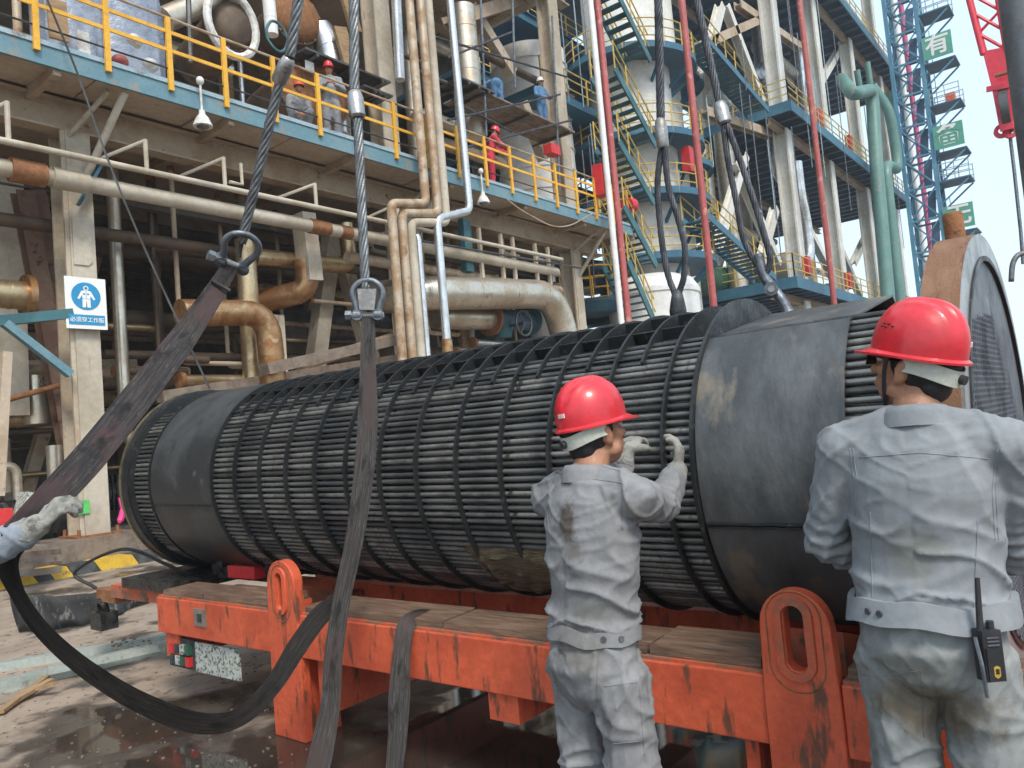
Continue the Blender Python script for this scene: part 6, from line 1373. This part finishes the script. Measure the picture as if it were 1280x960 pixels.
# white towers with ring platforms
def ring_tower(label, cx, cy, R, rings, ztop, lab2):
    t = thing('process_tower', (cx, cy, 0), label, 'tower'); z = 0; k = 0
    while z < ztop: MB().cyl((cx, cy, z), (cx, cy, min(z + 2.4, ztop) - .02), R, 40).build('shell_course', MT['white_tower'], t, smooth=40); MB().cyl((cx, cy, z - .03), (cx, cy, z + .03), R * 1.008, 40).build('girth_seam', MT['white_tower'], t, smooth=40); z += 2.4
    for i, z in enumerate(rings):
        RO = R + 1.1; d = thing('ring_platform', (cx, cy, z), lab2 % ['highest', 'second', 'third', 'lowest', 'fifth'][i], 'platform')
        MB().ring((cx, cy, z), (0, 0, 1), R + .02, RO, .10, 40).build('floor_plate', MT['blue_deck'], d, smooth=40); MB().ring((cx, cy, z + .06), (0, 0, 1), RO - .02, RO + .03, .26, 40).build('rim', MT['blue_steel'], d, smooth=40)
        n = 18
        for q in range(n):
            a = 2 * math.pi * q / n; p = V((cx + RO * math.cos(a), cy + RO * math.sin(a), z)); MB().cyl(p, p + V((0, 0, 1.1)), .028, 5).build('railing_post', MT['yellow_far'], d)
            if q % 2 == 0: MB().bar((cx + R * math.cos(a), cy + R * math.sin(a), z - .9), (cx + (RO - .1) * math.cos(a), cy + (RO - .1) * math.sin(a), z - .06), .07, .16).build('knee_brace', MT['blue_steel'], d)
        for q in (.4, .75, 1.1): MB().tube([(cx + RO * math.cos(2 * math.pi * g_ / 36), cy + RO * math.sin(2 * math.pi * g_ / 36), z + q) for g_ in range(36)], .026, 5, closed=True).build('railing_hoop', MT['yellow_far'], d)
    return t
TX, TY = 28.6, 15.0
rz = [at(815, y, X=TX).z for y in (86, 190, 262, 338)]
ring_tower('white cladded tower with four ring platforms beside the stair', TX, TY, 1.7, rz, 31, '%s blue ring platform on the white tower by the stair')
ring_tower('second white cladded tower behind the red pole', 33.2, 16.2, 1.3, [rz[0] + 1.2, rz[1] + .4, rz[2] - .1], 30, '%s blue ring platform on the tower behind the red pole')
bt = thing('base_vessel', (27.6, 14.6, 0), 'wide white vessel at the foot of the white tower', 'vessel'); p = at(820, 380, Y=13.8); MB().lathe((p.x, 13.9, 0), (0, 0, 1), [(0, 1.75), (6.3, 1.75), (6.32, 1.8), (6.5, 1.8), (6.9, 1.55), (7.1, 1.1)], 40).build('shell', MT['white'], bt, smooth=30)
for i, (a, b) in enumerate((((738, -40), (799, 82)), ((754, 92), (806, 188)), ((759, 182), (803, 258)), ((765, 262), (806, 336)), ((770, 330), (806, 412)))):
    st(['highest', 'second', 'third', 'fourth', 'lowest'][i] + ' green stair flight left of the white tower', a, b, 13.0, n=10, w_=.95)
# structure behind the stair and towers
rb = thing('steel_framework', (30, 22, 0), 'dark blue steel frame standing behind the white towers', 'steel frame')
for X in (23.8, 29.5, 35.5): MB().ibeam((X, 19.5, 0), (X, 19.5, 33), .5, .5, .06, (0, 1, 0)).build('column', MT['beige'], rb)
for z in (5, 9.2, 12.6, 16.2, 20, 24.5, 29):
    MB().span((23, 19.2, z), (38, 24, z + .25)).build('floor', MT['blue_deck'], rb); MB().ibeam((23, 19.15, z), (38, 19.15, z), .25, .5, .05).build('edge_beam', MT['blue_steel'], rb)
MB().span((22.7, 24.05, 0), (37, 24.3, 34)).build('rear_panel', MT['interior'], rb)
for i, z in enumerate((9.2, 12.6, 16.2, 20)): frail('yellow railing on the ' + ['lowest', 'second', 'third', 'highest'][i] + ' floor of the dark frame behind the stair', [(23.1, 19.2), (37, 19.2)], z + .25, group='railings of the dark rear frame')
frail('yellow railing of the side gallery right of the tan column', [(22.4, 15.2), (27, 15.2)], at(725, 130, Y=15.2).z, h=1.1); gz = at(725, 130, Y=15.2).z; MB().span((22.2, 15.1, gz - .3), (27, 18, gz)).build('side_gallery', MT['blue_steel'], label='blue side gallery right of the tan column', cat='gallery')
p = at(742, 382, Y=15.5); rp_ = thing('round_platform', (p.x, p.y, p.z), 'round blue platform with yellow railing behind the third column', 'platform')
MB().lathe((p.x, p.y, p.z - .35), (0, 0, 1), [(0, .9), (.35, 1.25), (.45, 1.25)], 30).build('floor', MT['blue_steel'], rp_, smooth=30)
for q in range(12): a = q * math.pi / 6; MB().cyl((p.x + 1.2 * math.cos(a), p.y + 1.2 * math.sin(a), p.z + .1), (p.x + 1.2 * math.cos(a), p.y + 1.2 * math.sin(a), p.z + 1.3), .035, 6).build('railing_post', MT['yellow'], rp_)
for z in (.5, .9, 1.3): MB().tube([(p.x + 1.2 * math.cos(g_ * math.pi / 15), p.y + 1.2 * math.sin(g_ * math.pi / 15), p.z + z) for g_ in range(30)], .03, 6, closed=True).build('railing_hoop', MT['yellow'], rp_)
# risers standing free in the yard
def riser(label, px, py, Y, r_, mat, z1=34): 
    p = at(px, py, Y=Y); return pipe(label, [V((p.x, p.y, z1)), V((p.x, p.y, 0))], r_, mat, n=14, name='riser', cat='pipe', bands=5)
riser('white riser at the end of the platform', 757, 200, 12.1, .10, 'white'); riser('red riser beside the white riser at the end of the platform', 766, 200, 12.0, .105, 'red_pole')
riser('red riser in front of the second white tower', 872, 190, 11.0, .125, 'red_pole'); riser('red riser in front of the middle steel deck', 1021, 190, 10.9, .14, 'red_pole')
riser('white riser left of the lattice tower', 1136, 160, 11.0, .17, 'white', 45); riser('magenta riser beside the lattice tower', 1145, 160, 11.0, .2, 'magenta', 45)
for k, (px, py, Y) in enumerate(((751, 226, 12.4), (860, 200, 12.6))): p = at(px, py, Y=Y); MB().box(p, (.4, .35, 1.0)).build('hose_cabinet', MT['red'], label=['tall red cabinet at the end of the platform', 'tall red cabinet on the ring platform of the tower'][k], cat='cabinet')
vr = thing('valve', at(787, 256, Y=12.9), 'round red valve head past the end of the platform', 'valve'); MB().cyl(at(783, 256, Y=12.7), at(790, 257, Y=12.7), .26, 18).build('body', MT['red'], vr, smooth=40); MB().cyl(at(790, 257, Y=12.7), at(793, 257, Y=12.7), .16, 14).build('cap', MT['red'], vr, smooth=40)
# blue lattice tower with sign boards
LX = 60.0
q0 = at(1146, 160, X=LX); half = .95; ly = q0.y
lt = thing('lattice_tower', (LX, ly, 0), 'tall blue lattice stair tower carrying green sign boards', 'tower')
cs = [(LX - half, ly - half), (LX + half, ly - half), (LX + half, ly + half), (LX - half, ly + half)]
for c_ in cs: MB().bar((c_[0], c_[1], 0), (c_[0], c_[1], 46), .24, .24).build('leg', MT['tower_blue'], lt)
z = .5; k = 0
while z < 45:
    for i in range(4):
        a, b = cs[i], cs[(i + 1) % 4]
        MB().bar((*a, z), (*b, z), .12, .14).build('horizontal', MT['tower_blue'], lt)
        if k % 2: a, b = b, a
        MB().bar((*a, z), (*b, z + 2.2), .09, .10).build('diagonal', MT['tower_blue'], lt); MB().bar((*b, z), (*a, z + 2.2), .07, .08).build('diagonal', MT['tower_blue'], lt)
    MB().bar((LX - .6, ly - .35, z), (LX + .6, ly - .35, z + 2.2), .5, .12).build('stair_flight', MT['blue_deck'], lt); z += 2.2; k += 1
for i, (py, sgn, ch) in enumerate(((18, 0, ''), (66, 1, '有'), (136, 0, ''), (180, 1, '备'), (232, 0, ''), (281, 1, '无'))):
    z = at(1172, py, X=LX).z - (.9 if sgn else 0)
    ga = thing('gallery', (LX, ly - half, z), ['top', 'first', 'second', 'third', 'fourth', 'fifth'][i] + ' side gallery of the lattice tower' + (' below a green sign' if sgn else ' with a thin railing'), 'gallery')
    MB().span((LX - 1.0, ly - half - 2.0, z - .1), (LX + 1.0, ly - half - .15, z)).build('floor', MT['blue_steel'], ga); 
    for X in (LX - .9, LX + .9): MB().bar((X, ly - half - .15, z - 1.5), (X, ly - half - 1.9, z - .15), .1, .1).build('strut', MT['tower_blue'], ga)
    if not sgn:
        for X in (LX - .95, LX + .95):
            for y in (0, .9, 1.75): MB().bar((X, ly - half - .2 - y, z), (X, ly - half - .2 - y, z + 1.15), .05, .05).build('post', MT['blue_pale'], ga)
            for h_ in (.4, .78, 1.15): MB().bar((X, ly - half - .15, z + h_), (X, ly - half - 2.0, z + h_), .045, .045).build('rail', MT['blue_pale'], ga)
        if i == 2: MB().box((LX, ly - half - 1.3, z + .4), (.7, .6, .7)).build('crate', MT['helmet_orange'], ga)
    else:
        sgb = thing('sign_board', (LX - 1.1, ly - half - 1.0, z), {'有': 'uppermost green sign board with a white character on the lattice tower', '备': 'middle green sign board with a white character on the lattice tower', '无': 'lowest green sign board with a white character on the lattice tower'}[ch], 'sign')
        MB().box((LX - 1.15, ly - half - 1.05, z + .95), (.08, 1.75, 1.6)).build('panel', MT['sign_green'], sgb)
        text_mesh(ch, 1.5, V((LX - 1.2, ly - half - 1.05, z + .95)), (0, -1, 0), (0, 0, 1), 'lettering', MT['sign_white'], sgb, .01, .03)
    MB().cyl((LX, ly - half - .5, z), (LX, ly - half - .5, z + 2.6), .025, 5).build('whip_rod', MT['galv'], ga)
# crane boom head
CXB = 34.0
cr = thing('crane_boom', at(1240, 100, X=CXB), 'red lattice crane boom tip with its sheave hanging into the sky', 'crane')
def cb(px, py, dy=0): return at(px, py, X=CXB + dy)
lg = [(cb(1196, -60), cb(1229, 68)), (cb(1196, -60, 1.1), cb(1231, 68, .9)), (cb(1238, -60), cb(1258, 62)), (cb(1238, -60, 1.1), cb(1259, 62, .9))]
for a, b in lg: MB().cyl(a, b, .11, 10).build('chord', MT['crane_red'], cr, smooth=40)
for i, j in ((0, 2), (1, 3), (0, 1), (2, 3)):
    for k in range(5):
        a = lg[i][0].lerp(lg[i][1], k / 5); b = lg[j][0].lerp(lg[j][1], (k + 1) / 5); c_ = lg[j][0].lerp(lg[j][1], k / 5); d_ = lg[i][0].lerp(lg[i][1], (k + 1) / 5)
        MB().cyl(a, b, .055, 6).build('lacing', MT['crane_red'], cr); 
        if k % 2: MB().cyl(c_, d_, .045, 6).build('lacing', MT['crane_red'], cr)
for dy in (-.05, .95):
    pts = [cb(1228, 64, dy), cb(1260, 58, dy), cb(1264, 100, dy), cb(1267, 160, dy), cb(1250, 164, dy), cb(1240, 112, dy)]
    m_ = MB(); n = len(pts); off = V((.1, 0, 0)); m_.add(pts + [p + off for p in pts], [tuple(range(n)), tuple(range(2 * n - 1, n - 1, -1))] + [(i, n + i, n + (i + 1) % n, (i + 1) % n) for i in range(n)]); m_.build('cheek_plate', MT['crane_red'], cr)
s0 = cb(1258, 138, .5); MB().cyl(s0 - V((0, .14, 0)), s0 + V((0, .14, 0)), .85, 28).build('sheave', MT['pipe_dark'], cr, smooth=40)
MB().cyl(cb(1244, 95, -.3), cb(1262, 90, -.3), .07, 8).build('pin', MT['rust'], cr)
for px in (1252, 1263): MB().ring(cb(px, 164, .3), (1, .2, 0), .12, .26, .15, 16).build('becket_eye', MT['crane_red'], cr)
MB().bar(cb(1233, 112, -.08), cb(1262, 106, -.08), .08, .2).build('stiffener', MT['crane_red'], cr)
ln = [cb(1262, 165, .5), cb(1268, 215, .5), cb(1276, 290, .5), cb(1279, 330, .5)]
MB().tube(ln, .07, 6).build('hoist_line', MT['galv'], label='thin grey hoist line hanging below the crane tip', cat='rope')
p = at(1290, 90, D=7.2); MB().cyl((p.x, p.y, 0), (p.x, p.y, 9), .19, 28).build('steel_post', MT['steel_grey'], smooth=40, label='thick dark grey steel post rising at the right edge', cat='post')
hkp = at(1278, 330, D=9); MB().tube(smoothpath([at(1264, 352, D=9), at(1266, 330, D=9), at(1274, 318, D=9), at(1290, 316, D=9)], 5), .03, 8).build('rope_loop', MT['wire'], smooth=True, label='grey rope loop at the right edge beside the tube sheet', cat='rope')
# ================================================================== yard clutter at left
for i, (a, b, r_) in enumerate((((-40, 868), (228, 803), .045), ((-40, 840), (222, 795), .035), ((60, 838), (240, 800), .03))):
    A = at(*a, Z=r_ + (.0 if i < 2 else .07)); B = at(*b, Z=r_ + (.0 if i < 2 else .07)); MB().bar(A, B, r_ * 2.2, r_ * 2).build('steel_bar', MT['galv_bar'], label=['nearest pale steel bar lying on the ground at left', 'middle pale green steel bar lying on the ground at left', 'thin steel bar lying on the other bars at left'][i], cat='steel bar')
n, m_ = 40, 5; vs = []
for i in range(n):
    t = i / (n - 1); p = at(24 + 165 * t, 792 - 40 * t + 10 * math.sin(3.1 * t), Z=0)
    for k in range(m_):
        h = (.40 - .16 * t) * k / (m_ - 1); vs.append(p + V((.02 * math.sin(i * .9) + .02 * noise.noise(V((i * .3, k * .5, 1))) - .10 * k / m_, .03 * math.sin(i * .6 + k), h + .012)))
fs = [(i * m_ + k, (i + 1) * m_ + k, (i + 1) * m_ + k + 1, i * m_ + k + 1) for i in range(n - 1) for k in range(m_ - 1)]
o_ = MB().add(vs, fs).build('rubber_mat', MT['tarp'], smooth=True, label='crumpled black rubber mat standing on edge behind the slack sling', cat='mat'); sm = o_.modifiers.new('s', 'SOLIDIFY'); sm.thickness = .02
for i in range(3): MB().bar(at(0 + i * 14, 890 - i * 12, Z=.03), at(58 + i * 6, 846 + i * 4, Z=.05 + .02 * i), .05, .025).build('wood_offcut', MT['wood_board'], label=['left', 'middle', 'right'][i] + ' strip of the small pile of wood offcuts on the ground', cat='wood')
random.seed(77); gt = MB()
for i in range(420):
    px, py = random.uniform(-20, 420), random.uniform(735, 960); p = at(px, py, Z=0); q = random.uniform(.003, .009); a = random.uniform(0, 6.28)
    gt.box(p + V((0, 0, q * .4)), (q * 2, q * 1.3, q), Matrix.Rotation(a, 3, 'Z'))
for i in range(26):
    p = at(random.uniform(140, 195), random.uniform(798, 816), Z=.08); q = random.uniform(.006, .016); gt.box(p + V((0, 0, .012)), (q * 2, q * 1.3, q), Matrix.Rotation(i, 3, 'Z'))
gt.build('grit', MT['plinth'], kind='stuff', label='scattered grit and small stones on the wet concrete', cat='grit')
HZ = bpy.data.materials.new('haze_air'); HZ.use_nodes = True; hn = HZ.node_tree.nodes; hn.remove(hn['Principled BSDF']); pv = hn.new('ShaderNodeVolumePrincipled'); pv.inputs['Color'].default_value = (.93, .96, 1, 1); pv.inputs['Density'].default_value = .0010
HZ.node_tree.links.new(pv.outputs[0], hn['Material Output'].inputs['Volume'])
MB().span((-310, -310, -1), (410, 410, 60)).build('haze', HZ, kind='stuff')
auto_labels()
